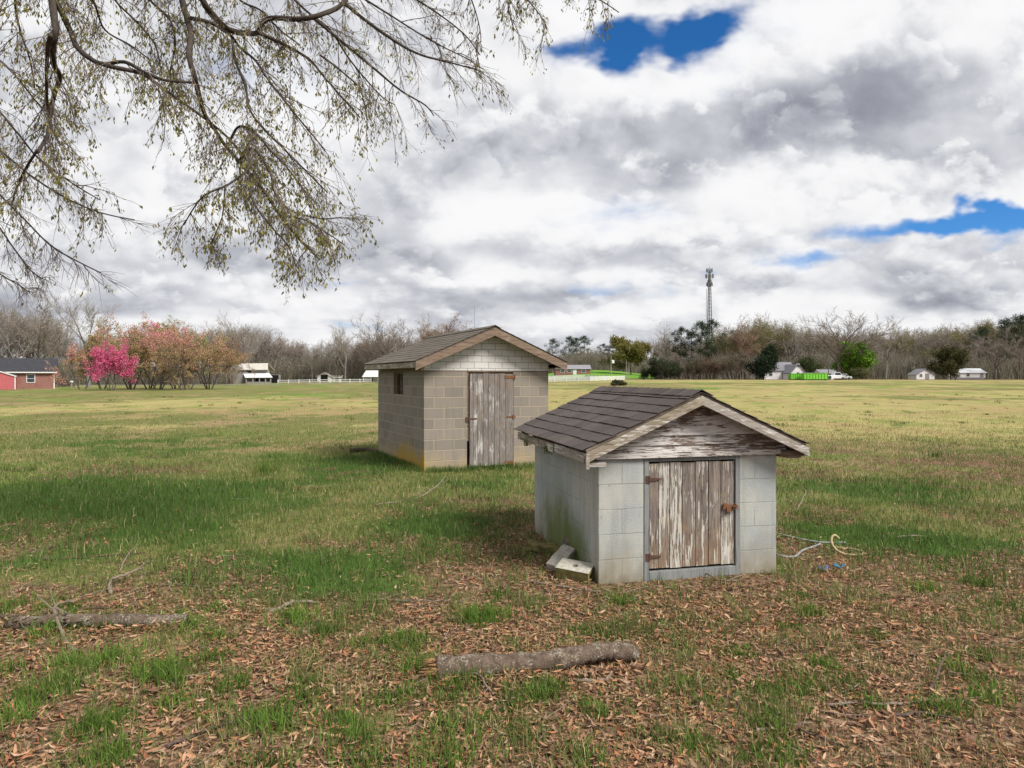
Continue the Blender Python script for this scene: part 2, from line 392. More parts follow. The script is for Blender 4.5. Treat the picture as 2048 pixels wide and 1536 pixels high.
def mat_ground():
    m, g = new_mat('ground_cover')
    a = g.node('ShaderNodeAttribute', attribute_name='tint').outputs['Color']
    L, G, D = g.sep(a)
    o = g.ob
    npch = g.noise(g.map(o, (.26, .17, 1), (5, 9, 0)), 1, 8, .68); np2 = g.noise(g.map(o, (.3, .2, 1), (51, 29, 0)), 1, 7, .66)
    nf = g.noise(o, 34, 5, .65); nm = g.noise(o, 4.5, 5, .6); nb = g.noise(o, .5, 5, .6); nv = g.noise(o, 130, 3, .6)
    base = g.mix(g.ss(nf, .3, .7), (.075, .092, .024), (.20, .195, .066))
    base = g.mix(g.m('MULTIPLY', g.ss(nm, .35, .75), .5), base, (.20, .165, .075))
    nl = g.noise(g.map(o, (.085, .06, 1)), 1, 6, .62); n6 = g.noise(g.map(o, (.05, .05, 1), (31, 7, 0)), 1, 6, .6)
    base = g.mix(g.m('MULTIPLY', g.ss(nl, .47, .60), .8), base, (.125, .20, .036))
    dry = g.mix(g.ss(nf, .3, .7), (.255, .225, .085), (.395, .345, .145))
    dry = g.mix(g.m('MULTIPLY', g.ss(n6, .48, .68), .6), dry, (.235, .165, .085))
    dry = g.mix(g.m('MULTIPLY', g.ss(nl, .52, .72), .5), dry, (.15, .175, .045))
    dry = g.mix(g.m('MULTIPLY', g.ss(nb, .45, .7), .55), dry, (.17, .18, .05))
    base = g.mix(g.m('MULTIPLY', g.ss(np2, .52, .60), .85), base, (.27, .195, .105))
    dry = g.mix(g.m('MULTIPLY', g.ss(np2, .50, .60), .55), dry, (.28, .195, .10))
    dry = g.mix(g.m('MULTIPLY', g.ss(np2, .46, .38), .7), dry, (.16, .20, .045))
    lush = g.mix(g.ss(nf, .3, .7), (.035, .062, .013), (.085, .145, .03))
    vc = g.voro(g.vm('ADD', o, g.vm('MULTIPLY', g.noise(o, 9, 2, .5, col=True), (.1, .1, 0))), 42)
    lit = g.ramp(g.sep(vc)[0], [(0, (.05, .032, .022)), (.35, (.13, .075, .048)), (.7, (.25, .15, .095)), (1, (.36, .24, .165))])
    lit = g.mix(g.m('MULTIPLY', g.ss(nv, .45, .75), .6), lit, (.03, .02, .014))
    c = g.mix(g.ss(g.m('ADD', D, g.m('ADD', g.m('MULTIPLY', g.m('SUBTRACT', nf, .5), .9), g.m('ADD', g.m('MULTIPLY', g.m('SUBTRACT', nm, .5), .9), g.m('MULTIPLY', g.m('SUBTRACT', npch, .5), 3.0)))), .28, .66), base, dry)
    c = g.mix(g.ss(g.m('ADD', G, g.m('MULTIPLY', g.m('SUBTRACT', nf, .5), .7)), .3, .75), c, lush)
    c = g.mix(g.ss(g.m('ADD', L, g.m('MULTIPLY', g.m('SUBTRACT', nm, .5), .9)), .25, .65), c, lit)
    g.fin(c, .95, g.bump(g.m('ADD', nf, g.m('MULTIPLY', nv, .5)), .6, .03))
    g.bsdf.inputs['Specular IOR Level'].default_value = .08
    return m
def mat_block(name, c1, c2, mortar, bw, bh, msize=.012, paint=None, stain=None, bumpk=.5, mortar_vis=1, rowoff=.5, streak=.25):
    m, g = new_mat(name); uv = g.uv
    br = g.node('ShaderNodeTexBrick'); br.offset = rowoff
    wob = g.vm('MULTIPLY', g.vm('SUBTRACT', g.noise(g.ob, 5, 3, .5, col=True), (.5, .5, .5)), (.014, .014, 0))
    g.put(br.inputs['Vector'], g.vm('ADD', uv, wob)); g.put(br.inputs['Color1'], c1); g.put(br.inputs['Color2'], c2); g.put(br.inputs['Mortar'], mortar)
    g.put(br.inputs['Scale'], 1); g.put(br.inputs['Mortar Size'], msize); g.put(br.inputs['Mortar Smooth'], .35); g.put(br.inputs['Bias'], 0)
    g.put(br.inputs['Brick Width'], bw); g.put(br.inputs['Row Height'], bh)
    pits = g.noise(g.ob, 120, 4, .7); big = g.noise(g.ob, 2.2, 5, .6); st = g.noise(g.map(g.ob, (9, 9, .7)), 1.6, 5, .6)
    c = br.outputs[0]
    if paint is not None:
        pm = g.mix(g.ss(big, .35, .65), paint[0], paint[1])
        pm = g.mix(g.m('MULTIPLY', g.ss(g.noise(g.ob, 5, 6, .65), .5, .75), .35), pm, tuple(k * .68 for k in paint[1]))
        mortar_vis = g.m('MULTIPLY', g.ss(g.noise(g.ob, 3.1, 4, .6), .38, .62), mortar_vis)
        c = g.mix(mortar_vis, pm, c) if False else g.mix(g.m('MULTIPLY', br.outputs['Fac'], mortar_vis), pm, mortar)
        chips = g.ss(g.noise(g.ob, 16, 7, .72), .605, .64)
        c = g.mix(g.m('MULTIPLY', chips, .75), c, (.235, .225, .195))
    c = g.mix(g.m('MULTIPLY', g.ss(st, .45, .75), streak), c, tuple(k * .5 for k in c1))
    c = g.mix(g.m('MULTIPLY', g.ss(pits, .42, .62), .30), c, tuple(min(1, k * 1.35) for k in c1))
    z = g.sep(g.ob)[2]
    nz = g.m('MULTIPLY', g.m('SUBTRACT', g.noise(g.map(g.ob, (1, 1, .45)), 2.6, 6, .65), .5), 1.0)
    for (col, top, bot, amt, rng) in (stain or []):
        k = g.ss(g.m('ADD', z, nz), top, bot)
        if rng: 
            yy = g.sep(g.ob)[1]; xx = g.sep(g.ob)[0]
            k = g.m('MULTIPLY', k, g.m('MULTIPLY', g.ss(g.m('ADD', yy, nz), rng[0], rng[1]), g.ss(g.m('ADD', yy, nz), rng[3], rng[2])))
            k = g.m('MULTIPLY', k, g.ss(xx, .03, .005))
        c = g.mix(g.m('MULTIPLY', k, amt), c, col)
    h = g.m('ADD', g.m('MULTIPLY', br.outputs['Fac'], -.7), g.m('MULTIPLY', pits, .8))
    g.fin(c, .92, g.bump(h, bumpk, .008))
    g.bsdf.inputs['Specular IOR Level'].default_value = .12
    return m
def mat_wood(name, bare1, bare2, paint, amt, along='v', mottled=1.0, warm=None, cell=1.0, low=None):
    # weathered boards: grain along UV v (upright boards) or u (lying boards), flaking paint on top
    m, g = new_mat(name)
    isl = g.node('ShaderNodeNewGeometry').outputs['Random Per Island']
    sc = (1, .06, 1) if along == 'v' else (.06, 1, 1)
    off = g.vm('MULTIPLY', g.comb(isl, isl, 0), (37.1, 53.7, 0))
    v = g.vm('ADD', g.vm('MULTIPLY', g.uv, sc), off)
    dis = g.vm('MULTIPLY', g.noise(g.vm('ADD', g.uv, off), 6, 3, .5, col=True), (.018, .018, 0))
    v = g.vm('ADD', v, dis)
    grain = g.noise(v, 95 * cell, 6, .65); wide = g.noise(v, 22 * cell, 4, .6)
    c = g.ramp(g.m('ADD', g.m('MULTIPLY', grain, .6), g.m('MULTIPLY', wide, .4)), [(.36, tuple(k * .35 for k in bare1)), (.46, bare1), (.60, bare2)])
    c = g.mix(g.m('MULTIPLY', isl, .35), c, g.mix(1, c, (.62, .58, .55), 'MULTIPLY'))
    if warm: c = g.mix(g.m('MULTIPLY', g.ss(g.noise(g.uv, 3.2, 4, .6), .5, .72), .8), c, warm)
    if low:
        vv = g.sep(g.uv)[1]
        c = g.mix(g.m('MULTIPLY', g.ss(vv, low[1], low[0]), .55), c, g.mix(1, c, low[2], 'MULTIPLY'))
    sp = (1, .06, 1) if along == 'v' else (.085, 1, 1)
    pv = g.vm('ADD', g.vm('MULTIPLY', g.uv, sp), g.vm('ADD', off, dis))
    pn = g.m('ADD', g.m('MULTIPLY', g.noise(pv, 52 * cell, 8, .74), .75), g.m('MULTIPLY', g.noise(g.vm('ADD', g.uv, off), 2.4, 3, .5), .35 * mottled))
    pn = g.m('ADD', pn, g.m('MULTIPLY', g.m('SUBTRACT', isl, .5), .10 * mottled))
    pk = g.ss(pn, 1 - amt, 1 - amt + .03)
    pcol = g.mix(g.ss(g.noise(pv, 60, 4, .6), .4, .7), paint, tuple(k * .72 for k in paint))
    c = g.mix(pk, c, pcol)
    h = g.m('ADD', g.m('MULTIPLY', grain, .6), g.m('MULTIPLY', pk, .35))
    g.fin(c, .88, g.bump(h, .55, .004))
    g.bsdf.inputs['Specular IOR Level'].default_value = .15
    return m
def mat_shingle(name, c1, c2, moss=None):
    m, g = new_mat(name)
    isl = g.node('ShaderNodeNewGeometry').outputs['Random Per Island']
    n = g.noise(g.ob, 260, 3, .8); b = g.noise(g.ob, 3, 5, .6)
    c = g.mix(isl, c1, c2); c = g.mix(g.m('MULTIPLY', g.ss(n, .4, .7), .4), c, tuple(k * 1.9 for k in c2))
    c = g.mix(g.m('MULTIPLY', g.ss(b, .45, .7), .35), c, tuple(k * 1.5 for k in c2))
    if moss: c = g.mix(g.m('MULTIPLY', g.ss(g.noise(g.ob, 1.7, 6, .65), .42, .62), moss[1]), c, moss[0])
    g.fin(c, .95, g.bump(n, .5, .004)); g.bsdf.inputs['Specular IOR Level'].default_value = .1
    return m
def mat_bark(name, c1, c2, lichen=None, scale=14, amt=.5):
    m, g = new_mat(name)
    n = g.noise(g.map(g.ob, (1, 1, .35)), scale, 7, .7); v = g.voro(g.ob, scale * 2.2, 'DISTANCE_TO_EDGE', 'Distance')
    c = g.ramp(n, [(.3, c2), (.68, c1)])
    if lichen:
        l = g.noise(g.ob, scale * 3.2, 5, .75); l2 = g.noise(g.ob, scale * .5, 3, .5)
        c = g.mix(g.m('MULTIPLY', g.ss(g.m('ADD', l, g.m('MULTIPLY', g.m('SUBTRACT', l2, .5), .5)), .56, .62), amt), c, lichen)
    g.fin(c, .92, g.bump(g.m('ADD', n, g.m('MULTIPLY', v, .6)), .7, .012)); g.bsdf.inputs['Specular IOR Level'].default_value = .12
    return m
M = {}
M['ground'] = mat_ground()
M['tint'] = mat_tint('leaf_tint', .7, .3)
M['tint_dry'] = mat_tint('dry_leaf_tint', .8, .12)
M['twig'] = mat_tint('twig_tint', .9, 0)
M['bark_dark'] = mat_bark('dark_bark', (.082, .068, .056), (.03, .024, .02), None, 22)
M['log'] = mat_bark('lichen_log_bark', (.165, .122, .09), (.05, .036, .027), (.38, .36, .29), 26, .62)
M['log_rot'] = mat_bark('rotten_log_bark', (.15, .115, .09), (.035, .026, .02), (.30, .27, .22), 20, .5)
M['stick'] = mat_bark('bare_stick', (.30, .245, .19), (.12, .09, .07), None, 40)
M['stick_dark'] = mat_bark('dark_stick', (.15, .11, .085), (.05, .037, .03), None, 40)
M['raw_wood'] = mat_plain('splintered_wood', (.42, .25, .12), (.22, .11, .05), 60, .85, .6, .01)
M['front_block'] = mat_block('painted_block', (.41, .42, .385), (.40, .41, .385), (.20, .205, .19), .4, .2, .005,
    paint=((.385, .385, .345), (.285, .31, .318)), mortar_vis=.85, bumpk=.5, streak=.5,
    stain=[((.22, .185, .125), .42, -.02, .7, None), ((.10, .13, .03), .72, .15, .9, (.15, .5, 1.2, 1.75)), ((.17, .15, .10), .10, -.08, .8, None)])
M['back_block'] = mat_block('bare_block', (.238, .21, .178), (.178, .16, .14), (.33, .275, .20), .4, .2, .010, bumpk=.6, streak=.35,
    stain=[((.34, .265, .155), .48, .0, .8, None), ((.36, .23, .035), .55, .10, .9, (-.3, -.05, 1.5, 2.9))])
M['gable_block'] = mat_block('pale_gable_block', (.56, .55, .53), (.50, .49, .475), (.14, .138, .135), .29, .122, .006, bumpk=.5, streak=.2)
M['door_front'] = mat_wood('front_door_boards', (.148, .122, .108), (.245, .21, .186), (.50, .485, .435), .455, 'v', .9, (.27, .20, .11), low=(.1, .55, (1.25, .95, .6)))
M['door_back'] = mat_wood('back_door_boards', (.155, .137, .125), (.24, .215, .20), (.44, .42, .41), .375, 'v', 1.2, (.20, .155, .12))
M['clap'] = mat_wood('flaking_clapboard', (.125, .092, .073), (.205, .155, .122), (.58, .55, .525), .452, 'u', 1.0, cell=1.7)
M['rake'] = mat_wood('weathered_rake_board', (.22, .185, .14), (.34, .295, .225), (.52, .50, .45), .45, 'u', .8)
M['rake_pale'] = mat_wood('pale_rake_board', (.25, .22, .19), (.36, .33, .29), (.52, .50, .48), .50, 'u', .6)
M['rake_brown'] = mat_wood('brown_rake_board', (.165, .12, .088), (.26, .195, .15), (.45, .40, .34), .34, 'u', 1.0)
M['frame'] = mat_wood('blue_grey_frame', (.19, .20, .20), (.245, .258, .258), (.29, .305, .305), .5, 'v', .3)
M['shingle_dark'] = mat_shingle('dark_brown_shingle', (.062, .052, .050), (.092, .078, .073))
M['shingle_grey'] = mat_shingle('mossy_grey_shingle', (.105, .092, .079), (.128, .112, .097), ((.10, .09, .05), .4))
M['dark'] = mat_plain('dark_inside', (.012, .012, .013), (.008, .008, .009), 5, .9, 0)
M['soffit'] = mat_plain('old_rafter_wood', (.22, .175, .135), (.10, .078, .06), 20, .9, .3, .01, stretch=(1, 1, 1))
M['rust'] = mat_plain('rusty_iron', (.23, .105, .05), (.08, .04, .025), 70, .85, .5, .004)
M['rust_dark'] = mat_plain('dark_rusty_iron', (.13, .065, .045), (.05, .03, .025), 70, .85, .5, .004)
M['concrete'] = mat_plain('pale_concrete', (.46, .44, .39), (.27, .25, .20), 24, .95, .5, .01)
M['concrete_moss'] = mat_plain('mossy_concrete', (.22, .185, .07), (.085, .075, .03), 16, .95, .6, .015)
M['concrete_dark'] = mat_plain('stained_concrete', (.17, .145, .10), (.06, .05, .03), 18, .95, .6, .015)
M['soil'] = mat_plain('bare_soil', (.15, .10, .075), (.06, .042, .033), 40, 1, .8, .03)
M['hose_tan'] = mat_plain('tan_hose', (.45, .36, .20), (.30, .24, .13), 40, .7, .2, .003)
M['hose_grey'] = mat_plain('grey_pipe', (.31, .32, .32), (.2, .2, .2), 40, .6, .2, .003)
M['blue'] = mat_plain('blue_plastic', (.025, .15, .24), (.02, .08, .13), 30, .5, 0)
M['blue_grey'] = mat_plain('dull_blue_plastic', (.12, .14, .22), (.05, .06, .09), 30, .6, 0)
M['moss'] = mat_plain('green_moss', (.10, .14, .03), (.05, .07, .015), 60, 1, .8, .02)
# far buildings
M['white'] = mat_plain('white_siding', (.80, .80, .79), (.66, .66, .65), 3, .7, .1)
M['white_trim'] = mat_plain('white_trim', (.66, .66, .64), (.56, .56, .55), 3, .6, 0)
M['roof_dark'] = mat_plain('charcoal_shingle', (.045, .047, .055), (.03, .031, .036), 2, .9, .2)
M['roof_grey'] = mat_plain('grey_roof', (.26, .26, .28), (.18, .18, .20), 2, .8, .2)
M['roof_tan'] = mat_plain('weathered_tin_roof', (.58, .545, .50), (.36, .33, .29), 1.2, .7, .1, stretch=(3, .4, 1))
M['roof_tin'] = mat_plain('pale_tin_roof', (.72, .73, .75), (.55, .56, .58), 1.2, .5, .1, stretch=(3, .4, 1))
M['barn'] = mat_plain('grey_barn_board', (.33, .31, .30), (.20, .19, .185), 2.5, .9, .2, stretch=(6, 6, .4))
M['pink'] = mat_plain('faded_red_siding', (.42, .115, .125), (.34, .09, .10), 3, .8, .1)
M['glass'] = mat_plain('dark_window_glass', (.04, .05, .065), (.025, .03, .04), 2, .15, 0, spec=.5)
M['lime'] = mat_plain('lime_green_paint', (.22, .58, .07), (.16, .46, .05), 2, .5, 0)
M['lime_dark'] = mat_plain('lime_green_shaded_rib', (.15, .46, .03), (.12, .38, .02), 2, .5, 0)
M['steel'] = mat_plain('galvanised_steel', (.16, .17, .18), (.11, .115, .12), 4, .55, 0)
M['pole'] = mat_plain('grey_pole_wood', (.34, .31, .27), (.24, .22, .19), 5, .9, .1)
M['spring_grass'] = mat_plain('spring_grass', (.15, .30, .045), (.10, .21, .03), .4, 1, 0, spec=.05)
M['road'] = mat_plain('worn_asphalt', (.30, .29, .28), (.24, .235, .23), 6, .9, .2)
M['car_white'] = mat_plain('white_car_paint', (.78, .79, .8), (.74, .75, .76), 2, .3, 0, spec=.5)
M['car_dark'] = mat_plain('dark_car_paint', (.03, .04, .045), (.02, .03, .033), 2, .3, 0, spec=.5)
M['car_blue'] = mat_plain('blue_grey_car_paint', (.16, .2, .26), (.13, .17, .22), 2, .3, 0, spec=.5)
M['rubber'] = mat_plain('black_rubber', (.02, .02, .02), (.015, .015, .015), 5, .8, 0)
def brick_red():
    m, g = new_mat('red_brick'); br = g.node('ShaderNodeTexBrick')
    g.put(br.inputs['Vector'], g.uv); g.put(br.inputs['Color1'], (.22, .075, .055)); g.put(br.inputs['Color2'], (.165, .058, .045)); g.put(br.inputs['Mortar'], (.32, .22, .19))
    g.put(br.inputs['Scale'], 1); g.put(br.inputs['Mortar Size'], .012); g.put(br.inputs['Brick Width'], .22); g.put(br.inputs['Row Height'], .075)
    c = g.mix(g.m('MULTIPLY', g.ss(g.noise(g.ob, 1.2, 4, .6), .4, .7), .4), br.outputs[0], (.16, .06, .05))
    g.fin(c, .9); return m
M['brick'] = brick_red()
# ------------------------------------------------------------------ ground: one sheet to the horizon
def axis_lines(a, b, step0, grow, mx):
    L = [0.0]; s = step0
    while L[-1] < b: L.append(L[-1] + s); s = min(s * grow, mx)
    N = [0.0]; s = step0
    while N[-1] > -a: N.append(N[-1] - s); s = min(s * grow, mx)
    return np.array(sorted(set(N[1:] + L)))
gx = axis_lines(3000, 3000, .10, 1.022, 140)
gy = axis_lines(120, 4000, .09, 1.017, 140) + 2.0
GX, GY = np.meshgrid(gx, gy); GZ = ground_z(GX, GY)
nyy, nxx = GX.shape
idx = np.arange(nyy * nxx).reshape(nyy, nxx)
Q = np.stack([idx[:-1, :-1], idx[:-1, 1:], idx[1:, 1:], idx[1:, :-1]], -1).reshape(-1, 4)
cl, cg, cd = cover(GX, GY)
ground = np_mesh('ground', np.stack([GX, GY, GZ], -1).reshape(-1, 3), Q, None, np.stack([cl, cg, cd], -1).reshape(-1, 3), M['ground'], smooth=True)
tag(ground, 'grassy field with brown leaf litter running to the trees', None, None, 'structure')

# places nothing should grow through: sheds
def in_sheds(x, y):
    def ins(o, t, w, l, pad):
        dx, dy = x - o[0], y - o[1]
        u = dx * math.cos(t) + dy * math.sin(t); v = -dx * math.sin(t) + dy * math.cos(t)
        return (u > -pad) & (u < w + pad) & (v > -pad) & (v < l + pad)
    return ins((.689, 5.44), R(13.6), 1.61, 1.9, .03) | ins((-1.645, 12.76), R(25), 2.63, 3.5, .03)
def scatter(rng, d0, d1, dens, smax=.9, margin=2.2):
    A = smax * (d1 ** 2 - d0 ** 2) + 2 * margin * (d1 - d0)
    n = int(A * dens)
    D = np.sqrt(rng.uniform(d0 ** 2, d1 ** 2, n)); x = rng.uniform(-smax, smax, n) * D + rng.uniform(-margin, margin, n)
    return x, D
def blades(name, label, parts, seed):
    rng = np.random.RandomState(seed); VV = []; CC = []
    for (x, y, h, w, lean, col) in parts:
        n = len(x); z = ground_z(x, y) - .004
        th = rng.uniform(0, 2 * np.pi, n); ld = rng.uniform(0, 2 * np.pi, n); ln = lean * np.abs(rng.normal(.6, .4, n))
        sx, sy = np.cos(th) * w / 2, np.sin(th) * w / 2; dx, dy = np.cos(ld) * ln * h, np.sin(ld) * ln * h
        hz = h * np.sqrt(np.clip(1 - (ln * .8) ** 2, .12, 1))
        b = np.stack([x, y, z], -1)
        V = np.empty((n, 5, 3))
        V[:, 0] = b + np.stack([sx, sy, 0 * sx], -1); V[:, 1] = b - np.stack([sx, sy, 0 * sx], -1)
        mid = b + np.stack([dx * .38, dy * .38, hz * .6], -1)
        V[:, 2] = mid - np.stack([sx, sy, 0 * sx], -1) * .8; V[:, 3] = mid + np.stack([sx, sy, 0 * sx], -1) * .8
        V[:, 4] = b + np.stack([dx, dy, hz], -1)
        VV.append(V.reshape(-1, 3)); CC.append(np.repeat(col, 5, 0))
    V = np.concatenate(VV); C = np.concatenate(CC); n = len(V) // 5; k = np.arange(n)[:, None] * 5
    o = np_mesh(name, V, k + np.array([[0, 1, 2, 3]]), k + np.array([[3, 2, 4]]), C, M['tint'])
    return tag(o, label, None, None, 'stuff')
def grass_cols(rng, n, lush, dry):
    a = np.array([.138, .182, .048]); b = np.array([.088, .155, .033]); c = np.array([.42, .335, .18])
    t = rng.rand(n, 1)
    base = a * (.65 + .7 * t)
    base = base * (1 - lush[:, None]) + (b * (.6 + .75 * t)) * lush[:, None]
    isdry = (rng.rand(n) < (.17 + .62 * dry - .14 * lush))[:, None]
    return np.where(isdry, c * (.5 + .7 * rng.rand(n, 1)), base) * (1 + .15 * rng.normal(size=(n, 1))).clip(.6, 1.4)
rng = np.random.RandomState(5)
parts = []
for (d0, d1, dens, hh, ww) in [(1.5, 5.2, 2300, .050, .0042), (5.2, 9, 1250, .055, .0055), (9, 25, 520, .058, .008)]:
    x, y = scatter(rng, d0, d1, dens)
    cl, cg, cd = cover(x, y)
    clump = fbm(x * 5 + 3, y * 5, 3)
    keep = rng.rand(len(x)) < np.clip(.46 + .8 * (1 - cl) * (.35 + clump * .9) + cg * .5 + np.where(clump > .60, .45, 0), 0, 1)
    keep &= ~in_sheds(x, y) & (rng.rand(len(x)) < 1 - .96 * sstep(y, 11, 25))
    x, y, cg, cd, cl, clump = x[keep], y[keep], cg[keep], cd[keep], cl[keep], clump[keep]
    h = hh * (.5 + .9 * rng.rand(len(x))) * (1 + .55 * cg) * (.75 + .8 * np.clip((clump - .4) * 3, 0, 1))
    parts.append((x, y, h, ww * (.7 + .6 * rng.rand(len(x))), .75, grass_cols(rng, len(x), cg, cd)))
# denser, brighter tufts standing in the litter
tufts = [(600, 1245, .17), (645, 1268, .12), (985, 1240, .15), (945, 1235, .13), (335, 1365, .15), (300, 1350, .12), (240, 1320, .13), (200, 1330, .12), (830, 1340, .12), (925, 1372, .13),
         (180, 1462, .12), (560, 1450, .13), (700, 1490, .12), (890, 1525, .16), (520, 1440, .1), (800, 1280, .09), (740, 1290, .08), (610, 1400, .09), (680, 1440, .08), (60, 1400, .12), (30, 1440, .12), (90, 1270, .13),
         (1080, 1390, .08), (1370, 1370, .07), (1640, 1330, .08), (1700, 1370, .08), (1530, 1390, .08), (1900, 1420, .09), (1980, 1400, .1), (1560, 1380, .07), (534, 945, .30), (380, 1255, .1), (300, 1245, .1), (210, 1252, .12),
         (470, 1370, .1), (900, 1405, .06), (1850, 1180, .1), (1960, 1170, .12), (1250, 1210, .07), (430, 1320, .09), (770, 1400, .07), (130, 1330, .1), (1320, 1480, .06), (1050, 1480, .06)]
tufts += [(rng.uniform(-60, 2100), rng.uniform(1180, 1536), rng.uniform(.05, .10)) for _ in range(70)]
tx = []; ty = []; th_ = []; tcol = []
for (px, py, h) in tufts:
    c = gp(px, py); n = int(90 + 500 * h); r = .05 + h * .55
    a = rng.normal(0, r * .6, n); b = rng.normal(0, r * .6, n)
    tx.append(c.x + a); ty.append(c.y + b); th_.append(h * (.45 + .6 * rng.rand(n)))
    t = rng.rand(n, 1); tcol.append(np.array([.115, .20, .032]) * (.5 + .8 * t) * (rng.uniform(.75, 1.15)))
tx, ty, th_, tcol = map(np.concatenate, (tx, ty, th_, tcol)); k = ~in_sheds(tx, ty)
parts.append((tx[k], ty[k], th_[k], np.full(k.sum(), .0055), .8, tcol[k]))
# fringe against the shed walls
fx = []; fy = []
for (ox, oy, t, w, l, sides) in [(-1.645, 12.76, R(25), 2.63, 3.5, 'fl'), (.689, 5.44, R(13.6), 1.61, 1.9, 'r')]:
    ct, st = math.cos(t), math.sin(t)
    for sd in sides:
        n = 1500; q = rng.rand(n); e = np.abs(rng.normal(0, .10, n)) + .02
        if sd == 'f': u, v = q * w, -e
        elif sd == 'l': u, v = -e, q * l
        else: u, v = w + e, .5 + q * (l - .5)
        fx.append(ox + u * ct - v * st); fy.append(oy + u * st + v * ct)
fx, fy = np.concatenate(fx), np.concatenate(fy)
parts.append((fx, fy, .07 + .10 * rng.rand(len(fx)), np.full(len(fx), .007), .6, grass_cols(rng, len(fx), np.full(len(fx), .8), np.zeros(len(fx)))))
blades('grass', 'green grass and bright tufts growing through the leaf litter', parts, 3)
parts = []
for (d0, d1, dens, hh, ww) in [(17, 40, 60, .06, .013)]:
    x, y = scatter(rng, d0, d1, dens, .85, 2)
    cl, cg, cd = cover(x, y); keep = ~in_sheds(x, y) & (rng.rand(len(x)) < 1 - .97 * sstep(y, 19, 39)); x, y, cg, cd = x[keep], y[keep], cg[keep], cd[keep]
    parts.append((x, y, hh * (.5 + rng.rand(len(x))), ww * (.7 + .6 * rng.rand(len(x))), .6, grass_cols(rng, len(x), cg, cd)))
fx = []; fy = []; fh = []; fc = []
for _ in range(420):
    D = rng.uniform(9, 62); x0 = rng.uniform(-.85, .85) * D; n = int(rng.uniform(14, 34)); r = rng.uniform(.05, .22)
    g = rng.rand(); col = np.array([.07, .12, .028]) * (1 - g) + np.array([.20, .17, .07]) * g
    fx.append(x0 + rng.normal(0, r, n)); fy.append(D + rng.normal(0, r, n)); fh.append(rng.uniform(.06, .17) * rng.uniform(.5, 1.1, n)); fc.append(col * rng.uniform(.6, 1.2, (n, 1)))
fx, fy, fh, fc = map(np.concatenate, (fx, fy, fh, fc)); k = ~in_sheds(fx, fy)
parts.append((fx[k], fy[k], fh[k], np.full(k.sum(), .014), .6, fc[k]))
blades('field_grass', 'short straw coloured and green grass of the open field behind the sheds', parts, 4)

